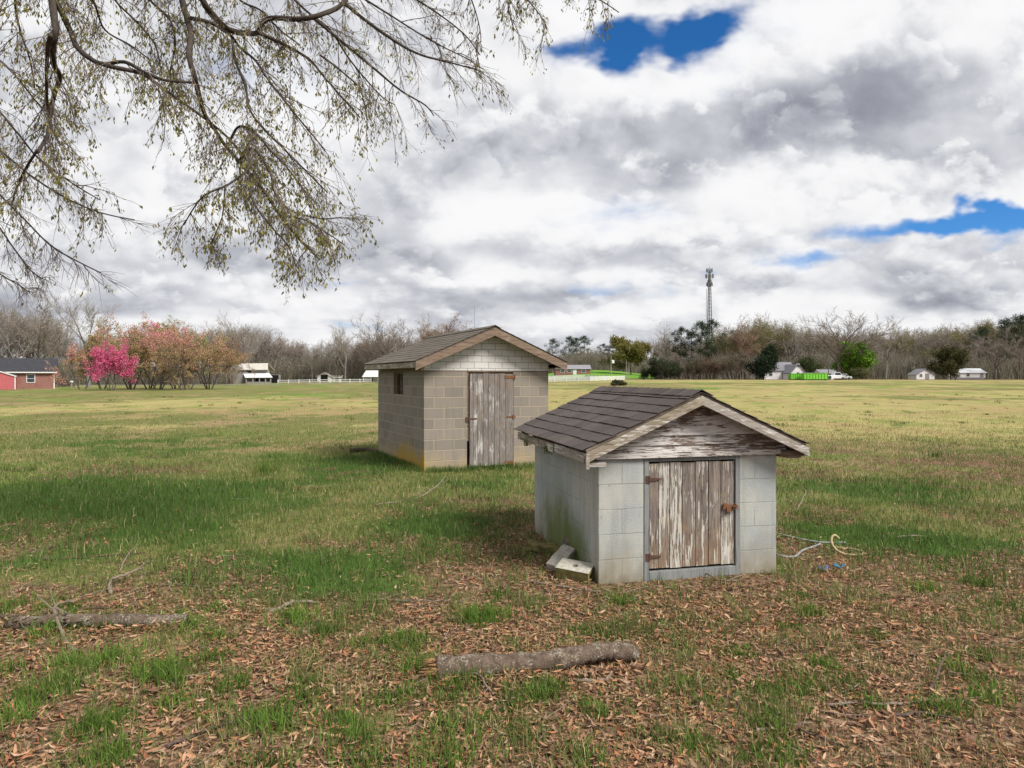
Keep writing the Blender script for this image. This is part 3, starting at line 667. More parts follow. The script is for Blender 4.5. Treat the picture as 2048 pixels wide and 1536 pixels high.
# fallen leaves: narrow, folded, curled
def leaf_litter():
    rng = np.random.RandomState(9); XS = []; 
    for (d0, d1, dens) in [(1.5, 5.0, 1800), (5.0, 8.5, 1000), (8.5, 15, 260)]:
        x, y = scatter(rng, d0, d1, dens)
        cl, cg, cd = cover(x, y); pile = fbm(x * 4 + 11, y * 4 + 5, 3)
        keep = (rng.rand(len(x)) < np.clip(cl * (.25 + 1.3 * pile) + .035, 0, 1)) & ~in_sheds(x, y)
        dx, dy = x - .689, y - 5.44; u = dx * math.cos(R(13.6)) + dy * math.sin(R(13.6)); v = -dx * math.sin(R(13.6)) + dy * math.cos(R(13.6))
        keep &= (rng.rand(len(x)) < np.where((u > -.15) & (u < 1.75) & (v > -.24 - .1 * pile) & (v < 0), .22, 1))
        XS.append(np.stack([x[keep], y[keep]], -1))
    A = gp(872, 1356); B = gp(1276, 1326); A2 = gp(18, 1262); B2 = gp(372, 1250); ex = []
    for (a, b, m, w) in ((A, B, 620, .085), (A2, B2, 420, .075)):
        t = rng.uniform(-.05, 1.05, m); q = rng.choice([-1, 1], m, p=[.7, .3]) * (w + np.abs(rng.normal(0, .05, m)))
        ex.append(np.stack([a.x + (b.x - a.x) * t, a.y + (b.y - a.y) * t + q], -1))
    nb = sum(map(len, XS)); XS += ex
    P = np.concatenate(XS); n = len(P); lift = np.where(np.arange(n) >= nb, np.abs(rng.normal(0, .018, n)), 0)
    L = rng.uniform(.020, .070, n); W = L * rng.uniform(.12, .29, n)
    z = ground_z(P[:, 0], P[:, 1]) + np.abs(rng.normal(0, .009, n)) + .003 + lift
    yaw = rng.uniform(0, 2 * np.pi, n); pit = rng.normal(0, .22, n); rol = rng.normal(0, .42, n); curl = rng.normal(.10, .14, n)
    f = np.stack([np.cos(yaw) * np.cos(pit), np.sin(yaw) * np.cos(pit), np.sin(pit)], -1)
    s = np.stack([-np.sin(yaw) * np.cos(rol), np.cos(yaw) * np.cos(rol), np.sin(rol)], -1); u = np.cross(f, s)
    C = np.concatenate([P, z[:, None]], 1); V = np.empty((n, 8, 3)); k = 0
    Lc, Wc, cc = L[:, None], W[:, None], curl[:, None]
    V[:, 0] = C - f * Lc / 2 + u * Lc * cc
    for i, (t, wd) in enumerate([(-.18, .5), (.16, .42)]):
        V[:, 1 + i * 3] = C + f * Lc * t + s * Wc * wd + u * (Wc * .22 + Lc * cc * .15)
        V[:, 2 + i * 3] = C + f * Lc * t + u * Lc * cc * .1
        V[:, 3 + i * 3] = C + f * Lc * t - s * Wc * wd + u * (Wc * .22 + Lc * cc * .15)
    V[:, 7] = C + f * Lc / 2 + u * Lc * cc
    b = np.arange(n)[:, None] * 8
    T = np.concatenate([b + np.array([[0, 2, 1]]), b + np.array([[0, 3, 2]]), b + np.array([[4, 5, 7]]), b + np.array([[5, 6, 7]])])
    Qd = np.concatenate([b + np.array([[1, 2, 5, 4]]), b + np.array([[2, 3, 6, 5]])])
    pal = np.array([[.38, .21, .12], [.30, .16, .09], [.46, .285, .175], [.17, .095, .06], [.42, .29, .19], [.37, .16, .08], [.41, .24, .13], [.23, .135, .085]])
    col = pal[rng.randint(0, len(pal), n)] * rng.uniform(.6, 1.2, (n, 1))
    o = np_mesh('fallen_leaves', V.reshape(-1, 3), Qd, T, np.repeat(col, 8, 0), M['tint_dry'])
    tag(o, 'brown narrow dead leaves littering the ground under the tree', None, None, 'stuff')
leaf_litter()
def twig_litter():
    rng = np.random.RandomState(31); x, y = scatter(rng, 2.4, 12, 9, .9, 1)
    cl, cg, cd = cover(x, y); k = (rng.rand(len(x)) < .25 + .75 * cl) & ~in_sheds(x, y); x, y = x[k], y[k]; n = len(x)
    L = rng.uniform(.04, .30, n) ** 1.0; a = rng.uniform(0, 2 * np.pi, n); bend = rng.normal(0, .25, n); z = ground_z(x, y) + .012
    p0 = np.stack([x, y, z + rng.uniform(0, .02, n)], -1); p1 = p0 + np.stack([np.cos(a), np.sin(a), 0 * a], -1) * L[:, None] * .5; p1[:, 2] = ground_z(p1[:, 0], p1[:, 1]) + .014
    p2 = p1 + np.stack([np.cos(a + bend), np.sin(a + bend), 0 * a], -1) * L[:, None] * .5; p2[:, 2] = ground_z(p2[:, 0], p2[:, 1]) + rng.uniform(.006, .035, n)
    r = rng.uniform(.0014, .0036, n); V, Qs = seg_arrays(np.concatenate([p0, p1]), np.concatenate([p1, p2]), np.concatenate([r, r * .85]), np.concatenate([r * .85, r * .6]), 4)
    c = np.array([(.26, .215, .17)]) * rng.uniform(.35, 1.25, (n, 1)); c = np.repeat(np.concatenate([c, c]), 8, 0)
    o = np_mesh('twig_litter', V, Qs, None, c, M['twig']); tag(o, 'small dead twigs strewn through the leaf litter', None, None, 'stuff')
twig_litter()
# ------------------------------------------------------------------ the two block sheds
def shingle_field(a, b, c, d, ncourse, tabw, mat, parent, seed, thick=.007, name='shingles'):
    # a-b along the eave, d-c along the ridge; courses of separate tabs, each course lapping the one below
    rr = random.Random(seed); a, b, c, d = map(Vector, (a, b, c, d)); mb = MB()
    ux = (b - a).normalized(); W = (b - a).length; up = (d - a); H = up.length; uy = up.normalized(); nz = ux.cross(uy).normalized()
    e = H / ncourse
    for i in range(ncourse):
        x = -(tabw * (.5 if i % 2 else 0)) - rr.random() * .03
        lift0 = thick * 2.2 + rr.random() * .002
        while x < W:
            x0 = max(x + .004, 0); x1 = min(x + tabw - .004, W); x += tabw
            if x1 - x0 < .02: continue
            j = rr.uniform(-.006, .006); l = lift0 + rr.uniform(0, .004)
            y0 = i * e + j - .004; y1 = min((i + 1.25) * e, H)
            p = lambda X, Y, Z: a + ux * X + uy * Y + nz * Z
            mb.add([p(x0, y0, l - thick), p(x1, y0, l - thick + rr.uniform(-.001, .003)), p(x1, y1, .001), p(x0, y1, .001),
                    p(x0, y0, l), p(x1, y0, l + rr.uniform(-.001, .002)), p(x1, y1, thick * .8), p(x0, y1, thick * .8)],
                   [(0, 3, 2, 1), (4, 5, 6, 7), (0, 1, 5, 4), (1, 2, 6, 5), (2, 3, 7, 6), (3, 0, 4, 7)])
    return mb.build(name, mat, parent)
def planks(us, z0, z1, y0, y1, rr, dz=.012, dy=.004, gap=.003):
    mb = MB()
    for k in range(len(us) - 1):
        t = rr.uniform(0, dy); b = z0 + rr.uniform(-dz, dz) * .6; e = z1 + rr.uniform(-dz, dz * .2)
        mb.box(us[k] + gap, y0 - t, b, us[k + 1] - gap, y1 - t, e)
    return mb

# ---- front shed: painted block, dark shingles, flaking boards
def front_shed():
    W, L, H, T = 1.61, 1.9, 1.02, .19; rr = random.Random(2)
    s = thing('small_shed', 'low painted block shed with dark shingle roof and flaking door', 'shed', (.689, 5.44, gz(1.4, 5.6) - .005), R(13.6))
    du0, du1, dz0, dz1 = .425, 1.225, .035, .985
    w = MB()
    w.box(0, 0, -.15, du0 - .035, T, H); w.box(du1 + .035, 0, -.15, W, T, H)
    w.box(du0 - .035, .03, -.15, du1 + .035, T - .02, dz0)
    w.box(0, T, -.15, T, L, H); w.box(W - T, T, -.15, W, L, H); w.box(T, L - T, -.15, W - T, L, H)
    w.build('wall', M['front_block'], s, bevel=.006)
    f = MB()
    f.box(du0 - .033, -.006, -.08, du0 + .008, .10, dz1 + .03); f.box(du1 - .006, -.006, -.08, du1 + .033, .10, dz1 + .03)
    f.box(du0 + .010, -.004, dz1 - .012, du1 - .008, .10, dz1 + .028); f.box(du0 + .010, -.010, dz0 - .03, du1 - .008, .10, dz0 + .045)
    f.build('door_frame', M['frame'], s, bevel=.003)
    us = [du0 + .012, .525, .625, .735, .855, .975, 1.09, du1 - .010]
    d = planks(us, dz0 + .062, dz1 - .022, .012, .04, rr, .008).build('door', M['door_front'], s, bevel=.002)
    for z in (.83, .20):
        h = MB(); h.box(du0 - .020, -.012, z - .03, du0 + .006, -.0065, z + .03)
        h.prism([(du0 + .014, -.004, z - .014), (du0 + .014, -.004, z + .014), (du0 + .115, -.004, z + .006), (du0 + .115, -.004, z - .006)], (0, .010, 0))
        h.tube([(du0 + .010, -.012, z - .03), (du0 + .010, -.012, z + .03)], .006, 8)
        h.build('hinge', M['rust_dark'], d)
    h = MB(); h.M = Matrix.Translation((1.155, -.004, .585)) @ Matrix.Rotation(R(8), 4, 'Y')
    h.box(-.05, -.004, -.012, .075, .008, .012); h.box(-.055, -.010, -.03, -.03, -.0045, .02); h.M = None
    h.tube([(1.205, -.004, .60), (1.205, -.03, .60), (1.205, -.034, .575), (1.205, -.004, .570)], .005, 8)
    h.tube([(1.205 + .022 * math.cos(a), -.026, .575 + .020 * math.sin(a)) for a in np.linspace(0, 6.28, 10)], .004, 6)
    h.box(1.13, -.018, .535, 1.17, -.004, .575)
    h.build('hasp', M['rust'], d)
    # roof: decking, shingles, rake boards, fascia, rafter tails
    oh, ov = .16, .17; ze, zr = 1.085, 1.515
    x0, x1, xm = -oh, W + oh, W / 2; y0, y1 = -ov, L + .15
    rf = MB()
    rf.slab((x0, y0, ze), (xm, y0, zr), (xm, y1, zr), (x0, y1, ze), .018)
    rf.slab((xm, y0, zr), (x1, y0, ze), (x1, y1, ze), (xm, y1, zr), .018)
    roof = rf.build('roof', M['soffit'], s)
    k = .019 / math.cos(math.atan2(zr - ze, xm - x0)) + .001
    shingle_field((x0 - .03, y1 + .02, ze + k - .013), (x0 - .03, y0 - .02, ze + k - .013), (xm, y0 - .02, zr + k), (xm, y1 + .02, zr + k), 8, .25, M['shingle_dark'], roof, 4, .0042)
    shingle_field((x1 + .03, y0 - .02, ze + k - .013), (x1 + .03, y1 + .02, ze + k - .013), (xm, y1 + .02, zr + k), (xm, y0 - .02, zr + k), 8, .25, M['shingle_dark'], roof, 5, .0042)
    cap = MB(); rc = random.Random(7); y = y0 - .02
    while y < y1:
        e = min(y + .2, y1 + .02); j = rc.uniform(0, .004)
        cap.slab((xm - .10, y, zr + k - .028 + j), (xm, y, zr + k + .022 + j), (xm, e, zr + k + .016), (xm - .10, e, zr + k - .034), .005)
        cap.slab((xm, y, zr + k + .022 + j), (xm + .10, y, zr + k - .028 + j), (xm + .10, e, zr + k - .034), (xm, e, zr + k + .016), .005); y += .14
    cap.build('ridge_cap', M['shingle_dark'], roof)
    sl = (zr - ze) / (xm - x0); dn = .072
    def rake(side, mat, extra):
        m = MB(); e = x0 - .005 - extra if side < 0 else x1 + .005 + extra
        ze_ = ze - sl * (.005 + extra) - .003
        P = [(e, y0 - .022, ze_ - dn), (xm, y0 - .022, zr - .003 - dn), (xm, y0 - .022, zr - .003), (e, y0 - .022, ze_)]
        m.prism(P if side < 0 else P[::-1], (0, .020, 0))
        P2 = [(e, y0 - .034, ze_ - dn + .0), (xm, y0 - .034, zr - .003 - dn), (xm, y0 - .034, zr - .003 - dn + .03), (e, y0 - .034, ze_ - dn + .03)]
        m.prism(P2 if side < 0 else P2[::-1], (0, .0115, 0))
        b = m.build('rake_board', mat, s); return b
    rake(-1, M['rake'], .0); rake(1, M['rake_pale'], .01)
    # gable of lapped boards
    g = MB(); z = H + .012; rows = 6; hb = (zr - .02 - z) / rows; slope = (zr - .015 - (H + .0)) / (xm + .03)
    zz = lambda x: zr - .012 - abs(x - xm) * sl
    for i in range(rows):
        za, zb = z + i * hb, z + (i + 1) * hb + .008
        half = lambda q: max((zr - .012 - q) / sl, .004)
        ha, hb2 = min(half(za), W / 2 + .08), half(zb)
        t = rr.uniform(0, .003)
        g.add([(xm - ha, -.030 - t, za), (xm + ha, -.030 - t, za), (xm + hb2, -.014, zb), (xm - hb2, -.014, zb),
               (xm - ha, -.004, za), (xm + ha, -.004, za), (xm + hb2, -.002, zb), (xm - hb2, -.002, zb)],
              [(0, 1, 2, 3), (4, 7, 6, 5), (0, 4, 5, 1), (1, 5, 6, 2), (2, 6, 7, 3), (3, 7, 4, 0)])
    g.box(-.03, -.036, H - .012, W + .06, -.0305, H + .03)
    g.build('gable', M['clap'], s)
    gb = MB(); gb.prism([(-.03, L - .06, H), (W + .03, L - .06, H), (xm, L - .06, zr - .02)][::-1], (0, .04, 0)); gb.build('gable', M['clap'], s)
    pl = MB(); pl.box(0, .001, H, W, .1, H + .03); pl.box(0, .101, H, .1, L, H + .03); pl.box(W - .1, .101, H, W, L, H + .03); pl.build('wall_plate', M['soffit'], s)
    for sx, nm in ((-1, 'l'), (1, 'r')):
        ex = x0 if sx < 0 else x1
        for yy in np.linspace(.1, L - .05, 5):
            m = MB(); a = ex - sx * .012
            i_ = 0.10 if sx < 0 else W - .10
            zi = zr - sl * abs(i_ - xm) - .004; za = zr - sl * abs(a - xm) - .004
            P = [(a, yy, za - .06), (i_, yy, zi - .075), (i_, yy, zi), (a, yy, za)]
            m.prism(P if sx < 0 else P[::-1], (0, .04, 0)); m.build('rafter', M['soffit'], s)
    # eave boards: broken in pieces on the near side
    for (ya, yb, dz, tilt) in ((-.15, .62, .0, .0), (.66, 1.12, -.012, .012), (1.14, 1.95, .0, 0)):
        m = MB(); zt = ze - .010
        m.add([(x0 - .016, ya, zt - .075 + dz), (x0 + .002, ya, zt - .075 + dz), (x0 + .002, yb, zt - .070 + dz + tilt), (x0 - .016, yb, zt - .070 + dz + tilt),
               (x0 - .016, ya, zt + dz * .5), (x0 + .002, ya, zt + dz * .5), (x0 + .002, yb, zt), (x0 - .016, yb, zt)],
              [(0, 3, 2, 1), (4, 5, 6, 7), (0, 1, 5, 4), (1, 2, 6, 5), (2, 3, 7, 6), (3, 0, 4, 7)])
        m.build('eave_board', M['rake_pale'] if ya < 0 else M['rake'], s)
    m = MB(); m.box(x0 - .022, y0 - .05, ze - .125, x0 + .005, y0 - .036, ze - .012); m.box(x0 + .02, y0 + .0, ze - .115, .0, .02, ze - .085); m.build('eave_end_block', M['rake_pale'], s)
    m = MB(); m.box(W + .02, y0 + .03, ze - .10, x1 - .02, .05, ze - .045); m.build('eave_end_block', M['rake_brown'], s)
    m = MB(); m.box(x1 - .002, -.15, ze - .085, x1 + .016, L + .1, ze - .012); m.build('eave_board', M['rake_brown'], s)
    # moss tufts caught in the broken eave
    rs = random.Random(3)
    for (yy, rad) in ((1.55, .05), (.85, .035)):
        m = MB()
        for _ in range(90):
            c = Vector((x0 - .01 + rs.gauss(0, rad * .4), yy + rs.gauss(0, rad), ze - .08 + rs.gauss(0, rad * .5)))
            v = Vector((rs.gauss(0, 1), rs.gauss(0, 1), rs.gauss(0, 1) - .4)).normalized() * .03; q = v.cross(Vector((rs.random(), 1, .3))).normalized() * .004
            m.add([c - q, c + q, c + v], [(0, 1, 2)])
        m.build('moss', M['moss'], s)['kind'] = 'stuff'
    return s
FS = front_shed()

# ---- back shed: bare block, taller, mossy grey roof
def back_shed():
    W, L, H, T = 2.63, 3.5, 1.885, .20; rr = random.Random(6)
    bz = -.135; s = thing('block_shed', 'taller bare grey block shed with plank door and mossy roof', 'shed', (-1.645, 12.76, bz), R(25))
    du0, du1 = .86, 1.85
    w = MB()
    w.box(0, 0, -.3, du0, T, H); w.box(du1, 0, -.3, W, T, H)
    v0, v1, q0, q1 = 1.42, 2.15, 1.42, 1.86       # window opening in the side wall
    w.box(0, T, -.3, T, v0, H); w.box(0, v1, -.3, T, L, H); w.box(0, v0, -.3, T, v1, q0); 
    w.box(W - T, T, -.3, W, L, H); w.box(T, L - T, -.3, W - T, L, H)
    w.build('wall', M['back_block'], s, bevel=.004)
    f = MB(); f.box(.05, v0 - .0, H - .03, .15, v1, H + .005); f.box(.06, v0 + .002, q0, .12, v0 + .05, H - .032); f.box(.06, v1 - .05, q0, .12, v1 - .002, H - .032); f.box(.06, (v0 + v1) / 2 - .02, q0, .11, (v0 + v1) / 2 + .02, H - .032)
    wn = f.build('window', M['rake_brown'], s)
    gl = MB(); gl.box(.085, v0 + .05, q0 + .01, .09, (v0 + v1) / 2 - .02, H - .04); gl.build('pane', M['glass'], wn)
    dk = MB(); dk.box(T + .01, T + .01, -.05, W - T - .01, T + .03, H - .01); dk.build('gap_shade_sheet', M['dark'], s)  # black sheet behind the door, its colour standing in for the shade inside
    # plank door with a dark gap at the foot of the hinge side
    us = [du0 + .05, .985, 1.075, 1.19, 1.31, 1.43, 1.54, 1.67, du1 - .012]
    d = planks(us, .06, H - .03, -.012, .03, rr, .014, .006).build('door', M['door_back'], s, bevel=.003)
    j = MB(); j.box(du0 + .002, .02, .55, du0 + .040, .12, H - .004); j.box(du1 - .009, .005, .0, du1 - .001, .12, H - .004); j.box(du0 + .042, .034, H - .028, du1 - .011, .12, H - .002); j.build('door_frame', M['rake_brown'], s)
    for (z, ua, ub) in ((.98, du0 - .03, du0 + .20), ):
        h = MB(); h.box(ua + .07, -.024, z - .014, ub, -.0185, z + .014); h.box(ua, -.016, z - .06, ua + .05, -.002, z + .03); h.tube([(ua + .06, -.022, z - .04), (ua + .06, -.022, z + .035)], .010, 8); h.build('hinge', M['rust_dark'], d)
    h = MB(); h.box(du1 - .16, -.026, .985, du1 + .035, -.0185, 1.015); h.box(du1 - .03, -.036, .96, du1 + .01, -.0265, 1.04); h.build('hasp', M['rust'], d)
    h = MB(); h.box(du1 - .20, -.026, H - .13, du1 + .03, -.0185, H - .07); h.tube([(du1 + .015, -.024, H - .15), (du1 + .015, -.024, H - .05)], .012, 8); h.build('hinge', M['rust'], d)
    h = MB(); h.box(du1 - .20, -.024, .07, du1 - .01, -.0185, .13); h.build('hinge', M['rust'], d)
    # gable of half-height pale blocks above a dark joint
    oh, ov, ze, zr = .25, .30, 2.065, 2.73
    x0, x1, xm = -oh, W + oh, W / 2; y0, y1 = -ov, L + .28; sl = (zr - ze) / (xm - x0)
    tp = zr - .03 - sl * xm
    g = MB(); g.prism([(0, -.004, H + .025), (W, -.004, H + .025), (W, -.004, tp), (xm, -.004, zr - .03), (0, -.004, tp)][::-1], (0, .18, 0)); g.build('gable', M['gable_block'], s)
    g = MB(); g.prism([(0, L - .18, H + .025), (W, L - .18, H + .025), (W, L - .18, tp), (xm, L - .18, zr - .03), (0, L - .18, tp)][::-1], (0, .18, 0)); g.build('gable', M['gable_block'], s)
    pl = MB(); pl.box(.003, .004, H, W - .003, .17, H + .025); pl.box(.003, .171, H, .17, L - .003, tp - .01); pl.box(W - .17, .171, H, W - .003, L - .003, tp - .01); pl.build('wall_plate', M['rake_brown'], s)
    rf = MB()
    rf.slab((x0, y0, ze), (xm, y0, zr), (xm, y1, zr), (x0, y1, ze), .02)
    rf.slab((xm, y0, zr), (x1, y0, ze), (x1, y1, ze), (xm, y1, zr), .02)
    roof = rf.build('roof', M['soffit'], s)
    k = .021 / math.cos(math.atan2(zr - ze, xm - x0)) + .001
    shingle_field((x0 - .03, y1 + .02, ze + k - .013), (x0 - .03, y0 - .02, ze + k - .013), (xm, y0 - .02, zr + k), (xm, y1 + .02, zr + k), 12, .31, M['shingle_grey'], roof, 14, .003)
    shingle_field((x1 + .03, y0 - .02, ze + k - .013), (x1 + .03, y1 + .02, ze + k - .013), (xm, y1 + .02, zr + k), (xm, y0 - .02, zr + k), 12, .31, M['shingle_grey'], roof, 15, .003)
    cap = MB(); rc = random.Random(8); y = y0 - .02
    while y < y1:
        e = min(y + .2, y1 + .02); jj = rc.uniform(0, .004)
        cap.slab((xm - .12, y, zr + k - .034 + jj), (xm, y, zr + k + .022 + jj), (xm, e, zr + k + .016), (xm - .12, e, zr + k - .04), .005)
        cap.slab((xm, y, zr + k + .022 + jj), (xm + .12, y, zr + k - .034 + jj), (xm + .12, e, zr + k - .04), (xm, e, zr + k + .016), .005); y += .14
    cap.build('ridge_cap', M['shingle_grey'], roof)
    for side in (-1, 1):
        m = MB(); e = x0 - .01 if side < 0 else x1 + .01; dn = .15; ze_ = ze - sl * .01 - .004
        P = [(e, y0 - .024, ze_ - dn), (xm, y0 - .024, zr - .004 - dn), (xm, y0 - .024, zr - .004), (e, y0 - .024, ze_)]
        m.prism(P if side < 0 else P[::-1], (0, .022, 0)); m.build('rake_board', M['rake_brown'], s)
        m = MB(); ex = x0 if side < 0 else x1
        a, b = (ex - .02, ex - .001) if side < 0 else (ex + .001, ex + .02)
        m.box(a, y0, ze - .11, b, y1, ze - .010); m.build('eave_board', M['rake'] if side < 0 else M['rake_brown'], s)
        m = MB()     # boxed soffit under the eave
        if side < 0: m.box(x0, y0, ze - .112, -.003, y1, ze - .095)
        else: m.box(W + .003, y0, ze - .112, x1, y1, ze - .095)
        m.build('soffit', M['soffit'], s)
    return s
BS = back_shed()

# ------------------------------------------------------------------ loose blocks, hoses and scraps beside the front shed
def roughen(o, amp, seed, cuts=5):
    import bmesh
    from mathutils import noise as mn
    bm = bmesh.new(); bm.from_mesh(o.data); bmesh.ops.subdivide_edges(bm, edges=bm.edges, cuts=cuts, use_grid_fill=True)
    for v in bm.verts: v.co += mn.noise_vector(v.co * 14 + Vector((seed, 0, 0))) * amp + mn.noise_vector(v.co * 40 + Vector((seed, 5, 0))) * amp * .4
    bm.to_mesh(o.data); bm.free(); return o
def rubble():
    c = gp(1118, 1140)
    o = MB(); o.box(-.20, -.10, -.05, .20, .10, .05)
    o = o.build('concrete_slab', M['concrete'], bevel=.012); o.location = c + Vector((0.02, .05, .085)); o.rotation_euler = (R(16), R(-20), R(54)); o.scale = (.76, .60, .75)
    roughen(o, .014, 1); tag(o, 'pale concrete slab leaning against the mossy rubble by the shed wall', 'slab')
    c = gp(1146, 1160)
    b = MB()
    # block with a round hole on top, its core open at the near end
    n = 12; hole = [(.03 * math.cos(2 * math.pi * i / n), .03 * math.sin(2 * math.pi * i / n)) for i in range(n)]
    vs = [(-.16, -.10, .07), (.16, -.10, .07), (.16, .10, .07), (-.16, .10, .07)] + [(x, y, .07) for x, y in hole] + [(x, y, .0) for x, y in hole]
    fs = []; corner = lambda i: 2 if i < 3 else 3 if i < 6 else 0 if i < 9 else 1
    for i in range(n):
        a, e = corner(i), corner((i + 1) % n)
        fs.append((4 + i, 4 + (i + 1) % n, e if i == n - 1 else a) if False else (a, 4 + (i + 1) % n, 4 + i))
        if e != a: fs.append((a, e, 4 + (i + 1) % n))
        fs.append((4 + i, 4 + (i + 1) % n, 4 + n + (i + 1) % n, 4 + n + i))
    fs.append(tuple(range(4 + n, 4 + 2 * n)))
    b.add(vs, fs)
    t = thing('concrete_block', 'mossy concrete block with a hole in its pale top', 'block', c + Vector((.02, .02, .055)), R(-20)); t.rotation_euler = (R(12), R(4), R(-24))
    t.scale = (.88, .88, .88); b.build('top_face', M['concrete'], t)
    m = MB(); m.box(-.158, -.098, -.07, .158, -.06, .066); m.box(-.158, .06, -.07, .158, .098, .066); m.box(-.158, -.06, -.07, -.12, .06, .066); m.box(.05, -.06, -.07, .10, .06, .066); m.box(.10, -.06, -.07, .158, .06, -.045); m.box(.10, -.06, .03, .158, .06, .066); m.box(-.12, -.06, -.07, .05, .06, -.03)
    m.build('block_body', M['concrete_moss'], t, bevel=.004)
    c = gp(1160, 1118); o = MB(); o.box(-.13, -.09, -.06, .13, .09, .06); o = o.build('broken_block', M['concrete_dark'], bevel=.02); o.location = c + Vector((-.02, .04, .07)); o.rotation_euler = (R(12), R(28), R(35))
    roughen(o, .03, 2); tag(o, 'brown stained broken block wedged behind the pale slab', 'block')
    c = gp(1092, 1108); o = MB(); o.box(-.17, -.10, -.04, .17, .10, .04); o = o.build('broken_block', M['concrete_moss'], bevel=.03); o.location = c + Vector((.0, .1, .03)); o.rotation_euler = (R(-6), R(4), R(-12))
    roughen(o, .03, 3); tag(o, 'flat dark mossy block half sunk in leaves, furthest along the wall', 'block')
rubble()
def curve_tube(name, pts, rad, mat, label, cat, n=8, sub=6):
    P = [Vector(p) for p in pts]; out = []
    for i in range(len(P) - 1):
        p0, p1, p2, p3 = P[max(i - 1, 0)], P[i], P[i + 1], P[min(i + 2, len(P) - 1)]
        for k in range(sub):
            t = k / sub; out.append(.5 * ((2 * p1) + (p2 - p0) * t + (2 * p0 - 5 * p1 + 4 * p2 - p3) * t * t + (3 * p1 - p0 - 3 * p2 + p3) * t ** 3))
    out.append(P[-1]); m = MB(); m.tube(out, rad, n); o = m.build(name, mat, smooth=True)
    return tag(o, label, cat)
def gh(px, py, h=.015): return gp(px, py) + Vector((0, 0, h))
cG = gp(1690, 1112)
curve_tube('garden_hose', [cG + Vector((-.00, .12, .135)), cG + Vector((-.035, .12, .165)), cG + Vector((-.07, .11, .15)), cG + Vector((-.085, .08, .10)), cG + Vector((-.06, .04, .045)), cG + Vector((.0, .0, .018)), cG + Vector((.09, -.02, .015)), cG + Vector((.155, -.01, .02)),
                           cG + Vector((.185, .07, .025)), cG + Vector((.12, .2, .02)), cG + Vector((.0, .27, .015))], .011, M['hose_tan'], 'stiff tan hose curling up out of the grass', 'hose')
curve_tube('plastic_pipe', [gh(1540, 1066), gh(1570, 1074), gh(1610, 1083), gh(1645, 1088), gh(1690, 1088)], .011, M['hose_grey'], 'grey pipe lying straight in the grass behind the tan hose', 'pipe')
curve_tube('garden_hose', [gh(1545, 1108), gh(1565, 1116), gh(1590, 1116), gh(1605, 1104), gh(1628, 1096), gh(1642, 1090)], .010, M['hose_grey'], 'pale grey hose bending out from the shed corner', 'hose')
def scrap(px, py, mat, label, seed, r=.05):
    rr = random.Random(seed); c = gp(px, py); m = MB()
    pts = []
    n = 5
    for i in range(n):
        for j in range(3): pts.append((c.x + (i / 4 - .5) * r * 2 + rr.uniform(-.01, .01), c.y + (j - 1) * r * .6 + rr.uniform(-.01, .01), c.z + .012 + rr.uniform(0, .035)))
    fs = [(i * 3 + j, (i + 1) * 3 + j, (i + 1) * 3 + j + 1, i * 3 + j + 1) for i in range(n - 1) for j in range(2)]
    m.add(pts, fs); o = m.build('plastic_scrap', mat); s = o.modifiers.new('thick', 'SOLIDIFY'); s.thickness = .004
    tag(o, label, 'litter')
scrap(1677, 1138, M['blue'], 'crumpled bright blue plastic scrap near the tan hose', 1, .045)
scrap(1647, 1142, M['blue_grey'], 'dull navy plastic scrap lying left of the bright blue one', 2, .04)
# ------------------------------------------------------------------ trees
def perp(d, rr):
    a = d.cross(Vector((rr.gauss(0, 1), rr.gauss(0, 1), rr.gauss(0, 1))))
    return a.normalized() if a.length > 1e-4 else Vector((1, 0, 0))
def grow(rr, p, d, L, r, lvl, cfg, S, tips):
    # S: segments (p0, p1, r0, r1, level); tips: points where leaves may sit
    ns = cfg['nseg'][lvl]; step = L / ns; q = Vector(p); d = Vector(d).normalized(); pts = [q.copy()]
    rend = r * cfg['taper'][lvl]
    for i in range(ns):
        d = (d + perp(d, rr) * rr.gauss(0, cfg['wob'][lvl]) + Vector((0, 0, cfg['up'][lvl]))).normalized()
        n = q + d * step
        S.append((tuple(q), tuple(n), r + (rend - r) * i / ns, r + (rend - r) * (i + 1) / ns, lvl)); q = n; pts.append(q.copy())
    if lvl + 1 >= len(cfg['n']):
        tips.append(tuple(q)); tips.append(tuple((pts[-1] + pts[-2]) / 2)); return
    nc = cfg['n'][lvl + 1]; nc = max(1, int(round(nc * rr.uniform(.8, 1.2))))
    for k in range(nc):
        t = cfg['start'][lvl + 1] + (1 - cfg['start'][lvl + 1]) * (k + rr.random()) / nc
        f = t * ns; i = min(int(f), ns - 1); b = pts[i].lerp(pts[i + 1], f - i); dd = (pts[i + 1] - pts[i]).normalized()
        a = math.radians(rr.gauss(cfg['ang'][lvl + 1], 9)); ax = perp(dd, rr)
        nd = dd * math.cos(a) + ax * math.sin(a)
        rl = r + (rend - r) * t
        ll = cfg['len'][lvl + 1] * L * (1 - .45 * t if lvl == 0 and cfg.get('cone') else 1) * rr.uniform(.7, 1.2)
        grow(rr, b, nd, ll, max(rl * cfg['rat'][lvl + 1], cfg['rmin']), lvl + 1, cfg, S, tips)
def wood_mesh(name, S, lvls, n, col, jit, parent, seed):
    T = [s for s in S if s[4] in lvls]
    if not T: return None
    V, Qs = seg_arrays([s[0] for s in T], [s[1] for s in T], [s[2] for s in T], [s[3] for s in T], n)
    rng = np.random.RandomState(seed); c = np.array(col)[None] * rng.uniform(1 - jit, 1 + jit, (len(T), 1)) * (1 + rng.normal(0, .05, (len(T), 3)))
    return np_mesh(name, V, Qs, None, np.repeat(c, 2 * n, 0), M['twig'], parent)
